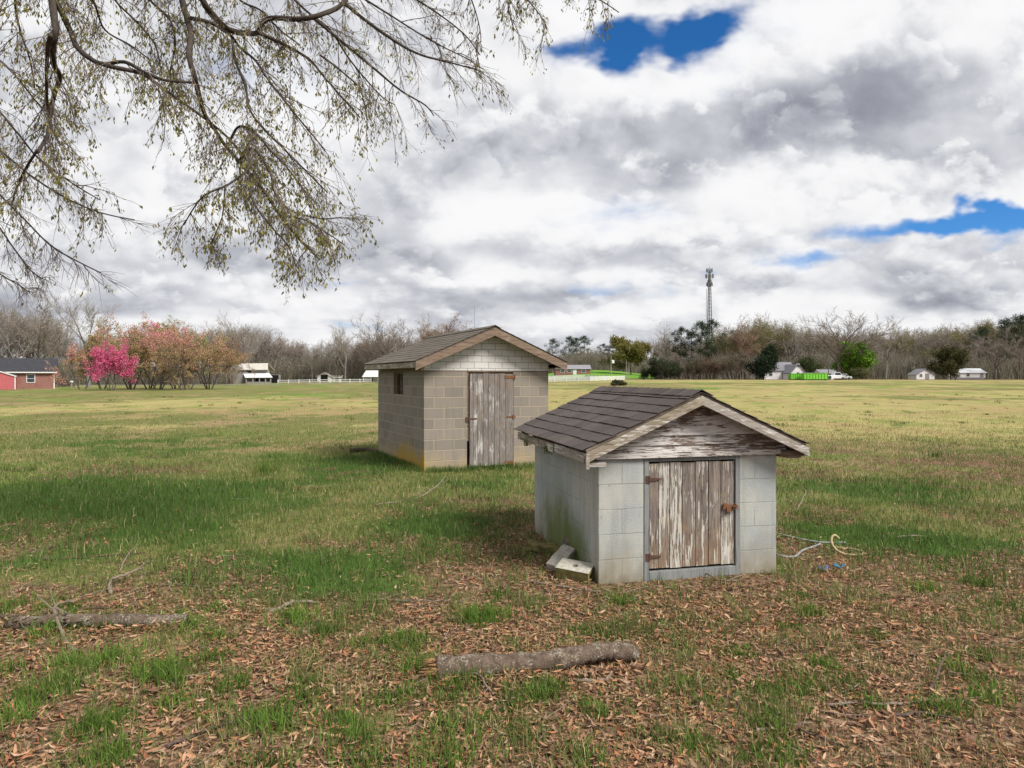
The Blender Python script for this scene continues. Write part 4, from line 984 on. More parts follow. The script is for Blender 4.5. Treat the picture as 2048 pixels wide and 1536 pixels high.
def leaf_faces(P, size, rng, asp=.5, hang=0.0, spread=0.0, flat=0.0):
    P = np.asarray(P); n = len(P)
    C = P + rng.normal(0, 1, (n, 3)) * spread
    a = rng.normal(0, 1, (n, 3)); a[:, 2] = a[:, 2] * (1 - flat) - hang * 2; a /= np.linalg.norm(a, axis=1, keepdims=True)
    b = np.cross(a, rng.normal(0, 1, (n, 3))); b /= np.linalg.norm(b, axis=1, keepdims=True) + 1e-9
    s = size * rng.uniform(.6, 1.3, (n, 1)); V = np.empty((n, 4, 3))
    V[:, 0] = C; V[:, 1] = C + a * s * .5 + b * s * asp * .5; V[:, 2] = C + a * s; V[:, 3] = C + a * s * .5 - b * s * asp * .5
    return V.reshape(-1, 3), np.arange(n * 4).reshape(n, 4)
def leaf_mesh(name, tips, per, size, pal, parent, seed, asp=.5, hang=0., spread=.15, jit=.3, colfun=None, mat='tint'):
    rng = np.random.RandomState(seed); P = np.repeat(np.asarray(tips), per, 0)
    V, Qs = leaf_faces(P, size, rng, asp, hang, spread)
    c = np.asarray(pal)[rng.randint(0, len(pal), len(P))] if colfun is None else colfun(P, rng)
    c = c * rng.uniform(1 - jit, 1 + jit, (len(P), 1))
    return np_mesh(name, V, Qs, None, np.repeat(c, 4, 0), M[mat], parent)

def cfg_bare(h, spread=1.0, rmin=.014):
    return dict(n=[1, 7, 7, 6, 6], nseg=[4, 4, 3, 2, 2], taper=[.62, .30, .4, .5, .5], wob=[.04, .10, .10, .10, .10], up=[.02, .09 / spread, .07, .06, .05],
                start=[0, .45, .22, .15, .1], ang=[0, 36 * spread, 36, 34, 32], len=[1, .95, .46, .50, .50], rat=[1, .50, .42, .45, .6], rmin=rmin)
def make_bare(name, label, cat, h, seed, col, spread=1.0, loc=(0, 0, 0), trunkfrac=.42, r=None, rmin=.014, leaf=None, dirn=(0, 0, 1), group=None, cfg=None):
    rr = random.Random(seed); S = []; tips = []
    c = cfg or cfg_bare(h, spread, rmin)
    grow(rr, (0, 0, -.15), dirn, h * trunkfrac, r or h * .018, 0, c, S, tips)
    zm = sorted(s[1][2] for s in S)[int(len(S) * .993)]; k = h / zm
    S = [((a[0] * k, a[1] * k, a[2] * k if a[2] > 0 else a[2]), (b[0] * k, b[1] * k, b[2] * k), r0, r1, l) for a, b, r0, r1, l in S]
    tips = [(a * k, b * k, c_ * k) for a, b, c_ in tips]
    t = thing(name, label, cat, loc, 0, group)
    dark = tuple(x * .72 for x in col)
    wood_mesh('trunk', S, (0, 1), 6, dark, .12, t, seed); wood_mesh('crown', S, (2, 3, 4, 5), 3, col, .3, t, seed + 1)
    if leaf: leaf_mesh('buds' if leaf.get('buds') else 'foliage', tips[::leaf.get('every', 1)], leaf['per'], leaf['size'], leaf['pal'], t, seed + 2, leaf.get('asp', .5), leaf.get('hang', 0), leaf.get('spread', .2))
    return t
def make_pine(name, label, h, seed, loc=(0, 0, 0), bare=.45, group=None, pal=None, width=1.0, dens=1.0, lean=0):
    rr = random.Random(seed); S = []; tips = []
    t = thing(name, label, 'pine tree', loc, 0, group); n = 9; P = [Vector((lean * i / n + rr.gauss(0, .05), rr.gauss(0, .05), h * .97 * i / n)) for i in range(n + 1)]; P[0] = Vector((0, 0, -.2))
    for i in range(n): S.append((tuple(P[i]), tuple(P[i + 1]), .017 * h * (1 - i / n * .85), .017 * h * (1 - (i + 1) / n * .85), 0))
    nb = int(34 * dens)
    for k in range(nb):
        f = bare + (1 - bare) * (k + rr.random()) / nb; q = f * n; i = min(int(q), n - 1); b = P[i].lerp(P[i + 1], q - i)
        g = (f - bare) / (1 - bare); L = h * .20 * width * (math.sin(math.pi * min(1, (g * .80 + .16))) ** .8) * rr.uniform(.5, 1.25)
        az = rr.uniform(0, 6.28); d = Vector((math.cos(az), math.sin(az), .15 + .5 * g))
        e = b + d.normalized() * L; mid = b.lerp(e, .5) + Vector((0, 0, -.04 * L))
        S.append((tuple(b), tuple(mid), .05, .035, 1)); S.append((tuple(mid), tuple(e), .035, .015, 1))
        for w in range(4): 
            c = mid.lerp(e, rr.random()) + Vector((rr.gauss(0, .14), rr.gauss(0, .14), rr.gauss(.05, .10))) * L
            tips.append(tuple(c))
        tips.append(tuple(e))
    wood_mesh('trunk', S, (0,), 6, (.13, .10, .085), .1, t, seed); wood_mesh('branches', S, (1,), 3, (.10, .08, .065), .2, t, seed)
    leaf_mesh('crown', tips, 22, h * .034, pal or [(.032, .052, .022), (.045, .068, .026), (.022, .038, .02)], t, seed, .16, 0, h * .015 * width, .35)
    return t
def make_leafy(name, label, cat, h, seed, pal, loc=(0, 0, 0), spread=1.2, per=5, size=.22, trunkfrac=.3, asp=.6, twig=(.12, .10, .08), sp=.22, stems=1, group=None, colfun=None, cfgx=None, lean=.35, jit=.3, hscale=None, leafname='crown'):
    rr = random.Random(seed); S = []; tips = []
    c = cfg_bare(h, spread, .014); c['n'] = [1, 6, 5, 5]; c['up'] = [.02, .05, .02, .0]
    if cfgx: c.update(cfgx)
    for k in range(stems):
        az = 6.28 * k / max(stems, 1) + rr.random(); d = Vector((math.cos(az) * lean * (stems > 1), math.sin(az) * lean * (stems > 1), 1))
        grow(rr, (math.cos(az) * .15 * (stems > 1), math.sin(az) * .15 * (stems > 1), -.1), d, h * trunkfrac, h * .02 / (stems ** .4), 0, c, S, tips)
    zm = sorted(s[1][2] for s in S)[int(len(S) * .995)]; k = h / zm; kx = k
    if hscale: xs = sorted(a[0] for a in tips); kx = hscale / (xs[int(len(xs) * .97)] - xs[int(len(xs) * .03)])
    f = lambda a: (a[0] * kx, a[1] * kx, a[2] * k)
    S = [(f(a), f(b), r0, r1, l) for a, b, r0, r1, l in S]; tips = [f(a) for a in tips]
    t = thing(name, label, cat, loc, 0, group)
    wood_mesh('trunk', S, (0, 1), 6, tuple(x * .75 for x in twig), .15, t, seed); wood_mesh('twigs', S, (2, 3, 4), 3, twig, .25, t, seed + 1)
    leaf_mesh(leafname, tips, per, size, pal, t, seed + 2, asp, 0, sp, jit, colfun)
    return t
# ------------------------------------------------------------------ the far side of the field
def base(px, D, dz=0): s = (px - 1024) / F; return Vector((s * D, D, gz(s * D, D) + dz))
def hpx(n, D): return n / F * D
BR = (.205, .172, .146); GR = (.26, .235, .212); OL = (.25, .22, .13)
# prototypes for the woods; each tree that stands there is a copy with parts of its own
FAR = []
def proto_pack():
    P = {}
    P['a'] = make_bare('bare_tree', 'x', 'tree', 16, 101, BR, 1.0, (0, -500, 0), .42, rmin=.020)
    P['b'] = make_bare('bare_tree', 'x', 'tree', 16, 102, GR, 1.25, (0, -500, 0), .34, rmin=.020)
    P['c'] = make_bare('bare_tree', 'x', 'tree', 16, 103, (.26, .225, .19), .8, (0, -500, 0), .5, rmin=.021)
    P['d'] = make_bare('bare_tree', 'x', 'tree', 16, 104, (.24, .20, .168), 1.4, (0, -500, 0), .3, rmin=.020)
    P['e'] = make_bare('budding_tree', 'x', 'tree', 16, 105, (.24, .205, .14), 1.0, (0, -500, 0), .36, rmin=.020, leaf=dict(per=2, size=.26, pal=[(.20, .19, .065), (.16, .155, .05), (.22, .17, .08)], buds=True, spread=.25))
    P['f'] = make_bare('budding_tree', 'x', 'tree', 16, 106, (.28, .21, .165), 1.15, (0, -500, 0), .36, rmin=.020, leaf=dict(per=2, size=.22, pal=[(.24, .145, .09), (.20, .125, .085), (.26, .18, .11)], buds=True, spread=.25))
    P['g'] = make_bare('spreading_tree', 'x', 'tree', 16, 131, (.205, .17, .142), 1.25, (0, -500, 0), .24, r=.42, rmin=.021, cfg=dict(cfg_bare(16, 1.3, .021), n=[1, 12, 9, 6, 6]))
    P['p'] = make_pine('pine_tree', 'x', 16, 107, (0, -500, 0), .48)
    P['q'] = make_pine('pine_tree', 'x', 16, 108, (0, -500, 0), .35, width=1.15)
    return P
PR = proto_pack(); _first = {k: True for k in PR}
def wood(px, D, top, kind, label, group, rz=None, rr=random.Random(77), wscale=1.0):
    b = base(px, D); h = max(CH - (top - HZ) / F * D - b.z, 2); k = h / 16
    w = k * rr.uniform(.9, 1.15) * wscale; rz = rr.uniform(0, 6.28) if rz is None else rz
    src = PR[kind]
    if _first[kind]:
        o = src; o.location = b; o.rotation_euler = (0, 0, rz); o.scale = (w, w, k); o['label'] = label
        if group: o['group'] = group
        _first[kind] = False
    else: o = copy_tree(src, b, rz, (w, w, k), label, group)
    FAR.append(o); return o
def belt(px0, px1, D0, D1, prof, n, kinds, label, group, seed):
    rr = random.Random(seed)
    for i in range(n):
        px = px0 + (px1 - px0) * (i + rr.random()) / n; D = rr.uniform(D0, D1)
        top = np.interp(px, [p[0] for p in prof], [p[1] for p in prof]) + abs(rr.gauss(0, 9)) + (D - D0) / (D1 - D0) * 4
        wood(px, D, top, rr.choice(kinds), label, group, None, rr)
# the woods, left to right
belt(-160, 150, 132, 175, [(-160, 600), (0, 612), (60, 608), (110, 625), (150, 680)], 26, 'aabbdeef', 'bare brown tree in the wood behind the brick house', 'trees behind the brick house', 1)
belt(150, 460, 150, 215, [(150, 690), (240, 668), (300, 645), (350, 645), (400, 655), (460, 650)], 24, 'abdeef', 'bare tree showing above the flowering shrubs', 'trees behind the flowering shrubs', 2)
belt(455, 770, 188, 245, [(455, 650), (490, 648), (540, 660), (600, 678), (640, 680), (680, 668), (730, 672), (770, 668)], 46, 'aabbccdef', 'bare grey brown tree in the wood behind the barn', 'trees behind the barn', 3)
belt(770, 1060, 200, 260, [(770, 660), (830, 655), (900, 665), (960, 660), (1060, 690)], 24, 'abdef', 'bare tree seen over the roof of the taller shed', 'trees behind the taller shed', 4)
belt(1050, 1300, 285, 340, [(1050, 688), (1100, 700), (1180, 705), (1230, 712), (1300, 700)], 34, 'aabbcd', 'bare tree in the far row behind the bright green field', 'trees beyond the green field', 5)
belt(1305, 1520, 205, 250, [(1305, 670), (1350, 672), (1420, 668), (1460, 648), (1520, 645)], 30, 'abdeef', 'bare brown tree behind the pines and dark hedge', 'trees behind the pines', 6)
belt(1500, 1720, 215, 262, [(1500, 645), (1540, 640), (1580, 652), (1640, 665), (1720, 668)], 34, 'abdeeef', 'bare olive brown tree in the wood behind the white house', 'trees behind the white house', 7)
belt(1720, 2170, 208, 275, [(1720, 662), (1800, 660), (1870, 655), (1920, 645), (1960, 640), (2048, 640), (2170, 630)], 66, 'abcdeeef', 'bare brown tree in the wood behind the small white buildings', 'trees behind the white sheds', 8)
belt(2165, 2750, 205, 275, [(2165, 630), (2750, 625)], 26, 'abcdef', 'bare brown tree in the wood behind the small white buildings', 'trees behind the white sheds', 9)
belt(-700, -160, 140, 190, [(-700, 600), (-160, 600)], 18, 'abdef', 'bare brown tree in the wood behind the brick house', 'trees behind the brick house', 10)
# trees that stand out
wood(178, 118, 572, 'b', 'tall grey bare tree standing free beside the red brick house', None, 1.1, wscale=.95)
wood(75, 128, 604, 'd', 'tallest rounded bare tree over the brick house roof', None, 2.0)
wood(492, 182, 629, 'b', 'tallest round topped bare tree rising behind the barn', None, .4)
wood(775, 190, 631, 'a', 'tall dark bare tree left of the taller shed roof', None, 2.9, wscale=1.2)
wood(690, 185, 650, 'c', 'slender bare tree between barn and taller shed', None, .9)
wood(868, 215, 636, 'f', 'reddish bare crown just left of the broad tan one over the shed roof', None, 1.9)
wood(930, 210, 640, 'f', 'broad tan budding crown showing right over the shed ridge', None, 3.9, wscale=1.5)
wood(1332, 195, 652, 'c', 'thin grey bare tree left of the pines', None, 2.2)
wood(1478, 200, 640, 'f', 'reddish brown budding tree just right of the tower foot', None, 4.2, wscale=1.2)
wood(1545, 205, 634, 'e', 'olive budding tree above the dark evergreen', None, 5.0)
wood(1582, 210, 632, 'b', 'bare tree with upright crown over the white house', None, .2)
wood(1678, 178, 627, 'g', 'huge spreading bare tree between the lime containers and the bright green tree', None, 1.0, wscale=1.35)
wood(1772, 190, 637, 'b', 'bare tree right of the bright green tree', None, 4.4)
wood(1990, 185, 668, 'a', 'low dense bare tree at the right edge of the field', None, 3.3, wscale=1.6)
wood(2048, 182, 676, 'd', 'low wide bare tree cut by the right frame edge', None, .7, wscale=1.5)
# pines
for (px, D, top, kd, lab) in [(1362, 188, 655, 'p', 'dark pine with open crown, leftmost of the pines by the tower'), (1383, 192, 663, 'q', 'shorter dark pine second from the left by the tower'),
                              (1402, 186, 643, 'p', 'tall dark pine just left of the tower'), (1424, 190, 640, 'q', 'tall dark pine in front of the tower foot'),
                              (1105, 300, 678, 'q', 'far dark pine just right of the taller shed'), (1138, 305, 673, 'q', 'far dark pine left in the clump over the low brick building'),
                              (1152, 298, 676, 'p', 'far dark pine in the middle of the clump over the low brick building'), (1168, 302, 672, 'q', 'far dark pine right in the clump over the low brick building'),
                              (1208, 296, 688, 'p', 'far blue green pine above the street lamp pole'), (1228, 300, 690, 'q', 'narrow far pine left of the golden tree'),
                              (2010, 205, 638, 'q', 'dark pine in the wood at the right edge'), (2040, 200, 630, 'p', 'tallest dark pine at the far right edge'), (1965, 215, 655, 'q', 'dark pine behind the white porch shed')]:
    wood(px, D, top, kd, lab, None, None, wscale=1.25 if D > 250 else 1.1)
# leafy ones
def leafy(px, D, top, name, label, cat, pal, seed, **k):
    b = base(px, D); h = CH - (top - HZ) / F * D - b.z; return make_leafy(name, label, cat, h, seed, pal, b, **k)
leafy(1262, 240, 679, 'golden_tree', 'golden olive leafing tree at the end of the green field', 'tree', [(.20, .17, .045), (.15, .15, .04), (.24, .18, .06), (.12, .13, .035)], 201, per=34, size=.6, spread=1.0, sp=.6, trunkfrac=.8, hscale=11.5, cfgx=dict(start=[0, .30, .15, .1], ang=[0, 62, 45, 40], len=[1, .55, .5, .5], n=[1, 16, 5, 4], up=[.02, .03, .02, 0], cone=1))
leafy(1527, 168, 696, 'evergreen_tree', 'dark evergreen tree standing in front of the white house', 'evergreen tree', [(.022, .035, .018), (.03, .048, .022), (.015, .025, .014)], 202, per=34, size=.4, spread=.9, sp=.4, trunkfrac=.8, hscale=4.0, cfgx=dict(start=[0, .14, .15, .1], ang=[0, 62, 45, 40], len=[1, .55, .5, .5], n=[1, 16, 5, 4], up=[.02, .03, .02, 0], cone=1))
leafy(1712, 176, 688, 'green_tree', 'bright fresh green tree right of the parked vehicles', 'tree', [(.17, .32, .03), (.22, .38, .045), (.11, .23, .025), (.08, .15, .02)], 203, per=38, size=.42, spread=.95, sp=.45, trunkfrac=.8, hscale=6.2, cfgx=dict(start=[0, .14, .15, .1], ang=[0, 62, 45, 40], len=[1, .55, .5, .5], n=[1, 16, 5, 4], up=[.02, .03, .02, 0], cone=1))
leafy(1902, 172, 698, 'olive_tree', 'dark olive round tree left of the white porch shed', 'tree', [(.065, .062, .022), (.085, .08, .03), (.045, .048, .018)], 204, per=28, size=.36, spread=1.1, sp=.42, trunkfrac=.8, hscale=7.2, cfgx=dict(start=[0, .14, .15, .1], ang=[0, 62, 45, 40], len=[1, .55, .5, .5], n=[1, 16, 5, 4], up=[.02, .03, .02, 0], cone=1))
leafy(1722, 170, 738, 'shrub', 'pale olive shrub at the foot of the bright green tree', 'shrub', [(.15, .15, .07), (.11, .12, .05)], 205, per=6, size=.22, spread=1.3, sp=.2, trunkfrac=.2, stems=3)
leafy(1320, 182, 715, 'evergreen_shrub', 'dark green shrub at the left end of the hedge under the pines', 'shrub', [(.03, .045, .018), (.045, .06, .025), (.06, .06, .03)], 206, per=7, size=.3, spread=1.2, sp=.3, trunkfrac=.2, stems=3)
leafy(1345, 178, 728, 'evergreen_shrub', 'low dark shrub under the leftmost pine', 'shrub', [(.035, .05, .02), (.05, .06, .028)], 207, per=7, size=.3, spread=1.3, sp=.3, trunkfrac=.2, stems=3)
leafy(1385, 176, 722, 'shrub', 'brown twiggy shrub below the middle pines', 'shrub', [(.12, .085, .06), (.09, .075, .045), (.06, .06, .03)], 208, per=4, size=.26, spread=1.4, sp=.3, trunkfrac=.2, stems=4)
leafy(1425, 178, 715, 'shrub', 'rusty brown shrub below the tower', 'shrub', [(.14, .09, .06), (.11, .08, .05)], 209, per=4, size=.26, spread=1.4, sp=.3, trunkfrac=.2, stems=4)
leafy(1468, 176, 705, 'shrub', 'tall grey brown shrub between the tower and the evergreen', 'shrub', [(.13, .10, .07), (.10, .085, .055), (.14, .12, .08)], 210, per=4, size=.26, spread=1.2, sp=.3, trunkfrac=.25, stems=4)
leafy(1300, 184, 735, 'evergreen_shrub', 'small dark bush where the hedge meets the green field', 'shrub', [(.03, .05, .018), (.05, .07, .025)], 211, per=7, size=.28, spread=1.3, sp=.3, trunkfrac=.2, stems=3)
leafy(1846, 200, 690, 'budding_tree', 'olive budding tree behind the small white gabled shed', 'tree', [(.16, .155, .07), (.13, .125, .05)], 212, per=4, size=.3, spread=1.0, sp=.4)
leafy(1612, 200, 716, 'shrub', 'dark green shrub between the white house and the vehicles', 'shrub', [(.06, .08, .025), (.04, .055, .02)], 213, per=7, size=.35, spread=1.3, sp=.4, trunkfrac=.2, stems=3)
leafy(1236, 97, 762, 'cedar_bush', 'small round dark bush alone in the field behind the low shed', 'bush', [(.045, .055, .02), (.07, .075, .03), (.10, .08, .04)], 214, per=12, size=.16, spread=1.0, sp=.06, trunkfrac=.8, hscale=1.5, cfgx=dict(start=[0, .14, .15, .1], ang=[0, 62, 45, 40], len=[1, .55, .5, .5], n=[1, 16, 5, 4], up=[.02, .03, .02, 0], cone=1))
leafy(800, 178, 738, 'shrub', 'low brown shrub beyond the road left of the taller shed', 'shrub', [(.12, .10, .06), (.10, .09, .05)], 215, per=3, size=.25, spread=1.4, sp=.3, trunkfrac=.2, stems=3)

# the row of flowering trees on the left: each with its own stems and tint
ROSE = [(.66, .13, .28), (.74, .21, .37), (.55, .10, .21)]; DUST = [(.60, .26, .28), (.52, .25, .21), (.66, .34, .33)]
RUST = [(.37, .23, .14), (.40, .23, .16), (.29, .255, .10), (.32, .27, .12)]; OLV = [(.33, .32, .09), (.40, .35, .11), (.27, .28, .075)]
def flow(px, D, top, label, pal, seed, wide, per=7, size=.15, stems=4, name='flowering_tree', cat='tree', topcol=None, sp=.13):
    b = base(px, D); h = CH - (top - HZ) / F * D - b.z
    cf = None
    if topcol is not None:
        A = np.array(pal); Bc = np.array(topcol)
        def cf(P, rng):
            n = len(P); t = np.clip((P[:, 2] / h - .60) * 3 + rng.normal(0, .25, n) + 1.6 * (fbm(P[:, 0] * .6 + seed, P[:, 2] * .6 + P[:, 1] * .4, 3) - .5), 0, 1) > .5
            return np.where(t[:, None], Bc[rng.randint(0, len(Bc), n)], A[rng.randint(0, len(A), n)])
    return make_leafy(name, label, cat, h, seed, pal, b, spread=1.25, per=per, size=size, trunkfrac=.22, stems=stems, sp=sp, twig=(.12, .10, .085), colfun=cf, cfgx=dict(n=[1, 5, 5, 5], up=[.03, .05, .03, .02]), lean=.6, hscale=hpx(wide, D), leafname='blossom')
FL = []
FL.append(flow(222, 86, 688, 'bright magenta pink flowering tree in front of the rusty ones', ROSE, 301, 60, per=14, size=.15, stems=4))
FL.append(flow(165, 96, 690, 'dull pink budding tree left of the magenta one', DUST + OLV[:1], 302, 60, per=9, size=.16, stems=2))
FL.append(flow(205, 98, 660, 'olive green budding tree behind the magenta one', OLV + DUST[:1] + RUST[:1], 303, 95, per=13, size=.17, stems=3))
FL.append(flow(262, 97, 636, 'tall rusty tree with dusty pink top right behind the magenta one', RUST + OLV[:1], 304, 125, per=12, size=.18, topcol=DUST + DUST + OLV[:1]))
FL.append(flow(318, 95, 652, 'rusty tree crowned with rose pink blossom in the middle of the row', RUST, 305, 125, per=13, size=.17, topcol=[(.72, .17, .30), (.66, .22, .30), (.60, .27, .27)]))
FL.append(flow(300, 104, 640, 'olive gold tree at the back of the flowering row', OLV + RUST[:2], 306, 150, per=12, size=.19))
FL.append(flow(372, 90, 655, 'broad rust and salmon tree near the right end of the row', RUST + [(.38, .20, .14)], 307, 150, per=12, size=.16, topcol=[(.60, .31, .28), (.56, .26, .22), (.66, .25, .30)]))
FL.append(flow(418, 97, 662, 'rust brown tree at the right end of the flowering row', RUST, 308, 110, per=12, size=.17, topcol=OLV + DUST[:2] + RUST[:2]))
FL.append(flow(352, 103, 660, 'dark olive rust tree half hidden behind the broad salmon one', RUST[2:] + OLV, 309, 130, per=10, size=.18))

# undergrowth at the foot of the woods: one tangle of twigs nobody could count
def undergrowth():
    rng = np.random.RandomState(21); P0 = []; P1 = []; R0 = []
    for (px0, px1, D0, D1, hh, n) in [(-700, 150, 134, 175, 5.5, 15000), (150, 470, 160, 205, 5, 6000), (450, 1060, 192, 240, 8, 17000), (1050, 1310, 284, 330, 9, 7000), (1310, 1510, 186, 215, 6.5, 7000), (1505, 1740, 206, 240, 9, 9000), (1735, 2750, 198, 240, 8.5, 26000)]:
        px = rng.uniform(px0, px1, n); D = rng.uniform(D0, D1, n); x = (px - 1024) / F * D
        h = hh * rng.uniform(.25, 1.0, n) * (.55 + .8 * fbm(x * .12, D * .12, 3))
        z = ground_z(x, D); a = rng.normal(0, .22, (n, 2)) * h[:, None]
        b = np.stack([x, D, z], -1); m = b + np.stack([a[:, 0] * .4, a[:, 1] * .4, h * .5], -1); e = b + np.stack([a[:, 0], a[:, 1], h], -1)
        P0 += [b, m]; P1 += [m, e]; R0 += [np.full(n, .055), np.full(n, .042)]
        for _ in range(3):
            t = rng.uniform(.25, .95, n)[:, None]; s = b + (e - b) * t; v = rng.normal(0, .16, (n, 3)) * h[:, None]; v[:, 2] = np.abs(v[:, 2]) * 1.2
            P0.append(s); P1.append(s + v); R0.append(np.full(n, .035))
    P0, P1, R0 = map(np.concatenate, (P0, P1, R0)); V, Qs = seg_arrays(P0, P1, R0, R0 * .6, 3)
    pal = np.array([(.205, .172, .145), (.26, .235, .205), (.165, .15, .115), (.165, .17, .10), (.225, .18, .15)])
    c = pal[rng.randint(0, 5, len(P0))] * rng.uniform(.7, 1.15, (len(P0), 1))
    o = np_mesh('undergrowth', V, Qs, None, np.repeat(c, 6, 0), M['twig']); tag(o, 'grey brown brush filling the foot of the woods', None, None, 'stuff')
undergrowth()

# ------------------------------------------------------------------ buildings
def gable_mesh(w, l, hw, hr, t=0):
    # closed gabled body: ridge along y
    m = MB(); m.prism([(-w / 2, 0, -.3), (w / 2, 0, -.3), (w / 2, 0, hw), (0, 0, hr), (-w / 2, 0, hw)], (0, l, 0)); return m
def gable_roof(w, l, hw, hr, oh=.3, ov=.3, t=.12):
    m = MB(); sl = (hr - hw) / (w / 2); e = w / 2 + oh; ze = hw - sl * oh + .02; zr = hr + .02
    m.slab((-e, -ov, ze), (0, -ov, zr), (0, l + ov, zr), (-e, l + ov, ze), t); m.slab((0, -ov, zr), (e, -ov, ze), (e, l + ov, ze), (0, l + ov, zr), t); return m
def window(parent, x, z, w, h, y=-.02, fr='white_trim', rz=0):
    m = MB(); t = .09
    m.box(x - w / 2 - t, y - .05, z - t, x + w / 2 + t, y, z); m.box(x - w / 2 - t, y - .05, z + h, x + w / 2 + t, y, z + h + t); m.box(x - w / 2 - t, y - .05, z, x - w / 2, y, z + h); m.box(x + w / 2, y - .05, z, x + w / 2 + t, y, z + h)
    m.box(x - w / 2, y - .04, z + h / 2 - .025, x + w / 2, y, z + h / 2 + .025)
    f = m.build('window', M[fr], parent); g = MB(); g.box(x - w / 2, y - .008, z, x + w / 2, y + .01, z + h); g.build('pane', M['glass'], f); return f
# red brick ranch house at the left edge: ridge across the view
def brick_house():
    D = 108; b = base(108, D); t = thing('brick_house', 'red brick house with dark roof and white framed windows at the left edge', 'house', b, R(33)); L = 14.0; W = 8.2; h = 2.62
    m = MB(); m.box(-L, 0, -.4, 0, W, h); m.build('wall', M['brick'], t)
    m = MB(); hr = h + 2.1; o = .45
    m.slab((-L - o, -o, h - .05), (o, -o, h - .05), (o, W / 2, hr), (-L - o, W / 2, hr), .14); m.slab((-L - o, W / 2, hr), (o, W / 2, hr), (o, W + o, h - .05), (-L - o, W + o, h - .05), .14); rf = m.build('roof', M['roof_dark'], t)
    m = MB(); m.box(-L - o, -o - .04, h - .17, o, -o - .004, h + .01); m.box(-L - o, -o, h - .19, o, -.01, h - .172); m.build('fascia', M['white_trim'], t)
    m = MB(); m.prism([(.001, 0, h), (.001, W, h), (.001, W / 2, hr - .16)], (-.08, 0, 0)); m.build('gable', M['white'], t)
    m = MB(); m.box(-.06, -.045, -.3, .10, .06, h - .2); m.build('corner_board', M['white_trim'], t)
    for x in (-3.0, -6.2, -9.6): window(t, x, 1.02, .95, 1.12)
    return t
brick_house()
def pink_shed():
    D = 100; b = base(25, D); t = thing('garden_shed', 'small faded red shed with white trim before the brick house', 'shed', b, R(33)); w = 3.6
    gable_mesh(w, 3, 2.0, 2.62).build('wall', M['pink'], t); t.location.x -= w / 2
    gable_roof(w, 3, 2.02, 2.66, .12, .12, .06).build('roof', M['roof_grey'], t)
    m = MB()
    for s in (-1, 1):
        P = [(s * (w / 2 + .14), -.15, 1.86), (s * (w / 2 + .14), -.15, 2.0), (0, -.15, 2.72), (0, -.15, 2.58)]; m.prism(P if s > 0 else P[::-1], (0, .025, 0))
    m.build('rake_trim', M['white_trim'], t)
    m = MB(); m.box(w / 2 - .10, -.03, -.1, w / 2 + .03, .08, 1.9); m.box(-w / 2 - .03, -.03, -.1, -w / 2 + .10, .08, 1.9); m.build('corner_board', M['white_trim'], t)
    m = MB(); m.box(-.75, -.03, .05, .75, -.002, 1.8); m.build('door', M['pink'], t)
    return t
pink_shed()
# barn: weathered gable end, tin roofs, open lean-to with dark bays
def barn():
    D = 176; k = D / F; b = base(462, D); t = thing('barn', 'weathered grey barn with pale tin roof and open lean-to bays', 'barn', b, R(0))
    x = lambda px: (px - 462) * k
    zb = lambda py: CH - (py - HZ) * k - b.z
    d = 9.0
    m = MB(); m.prism([(x(452), 0, -.4), (x(500), 0, -.4), (x(500), 0, zb(748)), (x(474), 0, zb(729)), (x(466), 0, zb(729)), (x(452), 0, zb(748))], (0, d, 0)); m.build('gable_wall', M['barn'], t)
    m = MB(); m.box(x(500) + .02, .6, zb(748), x(536), .9, zb(740)); m.build('wall', M['barn'], t)
    m = MB(); m.box(x(500) + .02, 4.4, -.3, x(549), 4.6, zb(749)); m.build('wall', M['barn'], t)
    m = MB(); m.slab((x(478), -.4, zb(740.5)), (x(537), -.2, zb(740)), (x(522), 5, zb(726.5)), (x(467), 5, zb(727)), .12); m.slab((x(467), 5.02, zb(727)), (x(522), 5.02, zb(726.5)), (x(522), 10, zb(741)), (x(467), 10, zb(741)), .12); m.build('roof', M['roof_tan'], t)
    m = MB(); m.slab((x(498), -2.4, zb(756)), (x(552), -2.4, zb(755.5)), (x(537), .55, zb(746.5)), (x(484), .55, zb(746.5)), .10); m.build('lean_to_roof', M['roof_tin'], t)
    m = MB(); m.box(x(500) + .1, 3.8, -.1, x(546), 4.2, zb(750)); m.build('dark_bay', M['dark'], t)
    for px in (499, 512, 525, 537, 547):
        m = MB(); m.box(x(px) - .12, -2.2, -.4, x(px) + .12, -1.95, zb(756.5)); m.build('post', M['pole'], t)
    m = MB(); m.box(x(501), -2.12, -.2, x(546), -2.02, .45); m.build('rail', M['barn'], t)
    return t
barn()
def open_shed():
    D = 170; k = D / F; b = base(410, D); t = thing('open_shed', 'low dark open shed with tin roof left of the barn', 'shed', b); zb = lambda py: CH - (py - HZ) * k - b.z
    x = lambda px: (px - 410) * k
    m = MB(); m.slab((x(385), -1, zb(749)), (x(440), -1, zb(748)), (x(440), 4, zb(744)), (x(385), 4, zb(745)), .12); m.build('roof', M['roof_tin'], t)
    m = MB(); m.box(x(386), 3, -.3, x(438), 3.3, zb(747)); m.build('wall', M['dark'], t)
    for px in (387, 404, 420, 436):
        m = MB(); m.box(x(px) - .1, -.8, -.3, x(px) + .1, -.6, zb(750)); m.build('post', M['pole'], t)
open_shed()
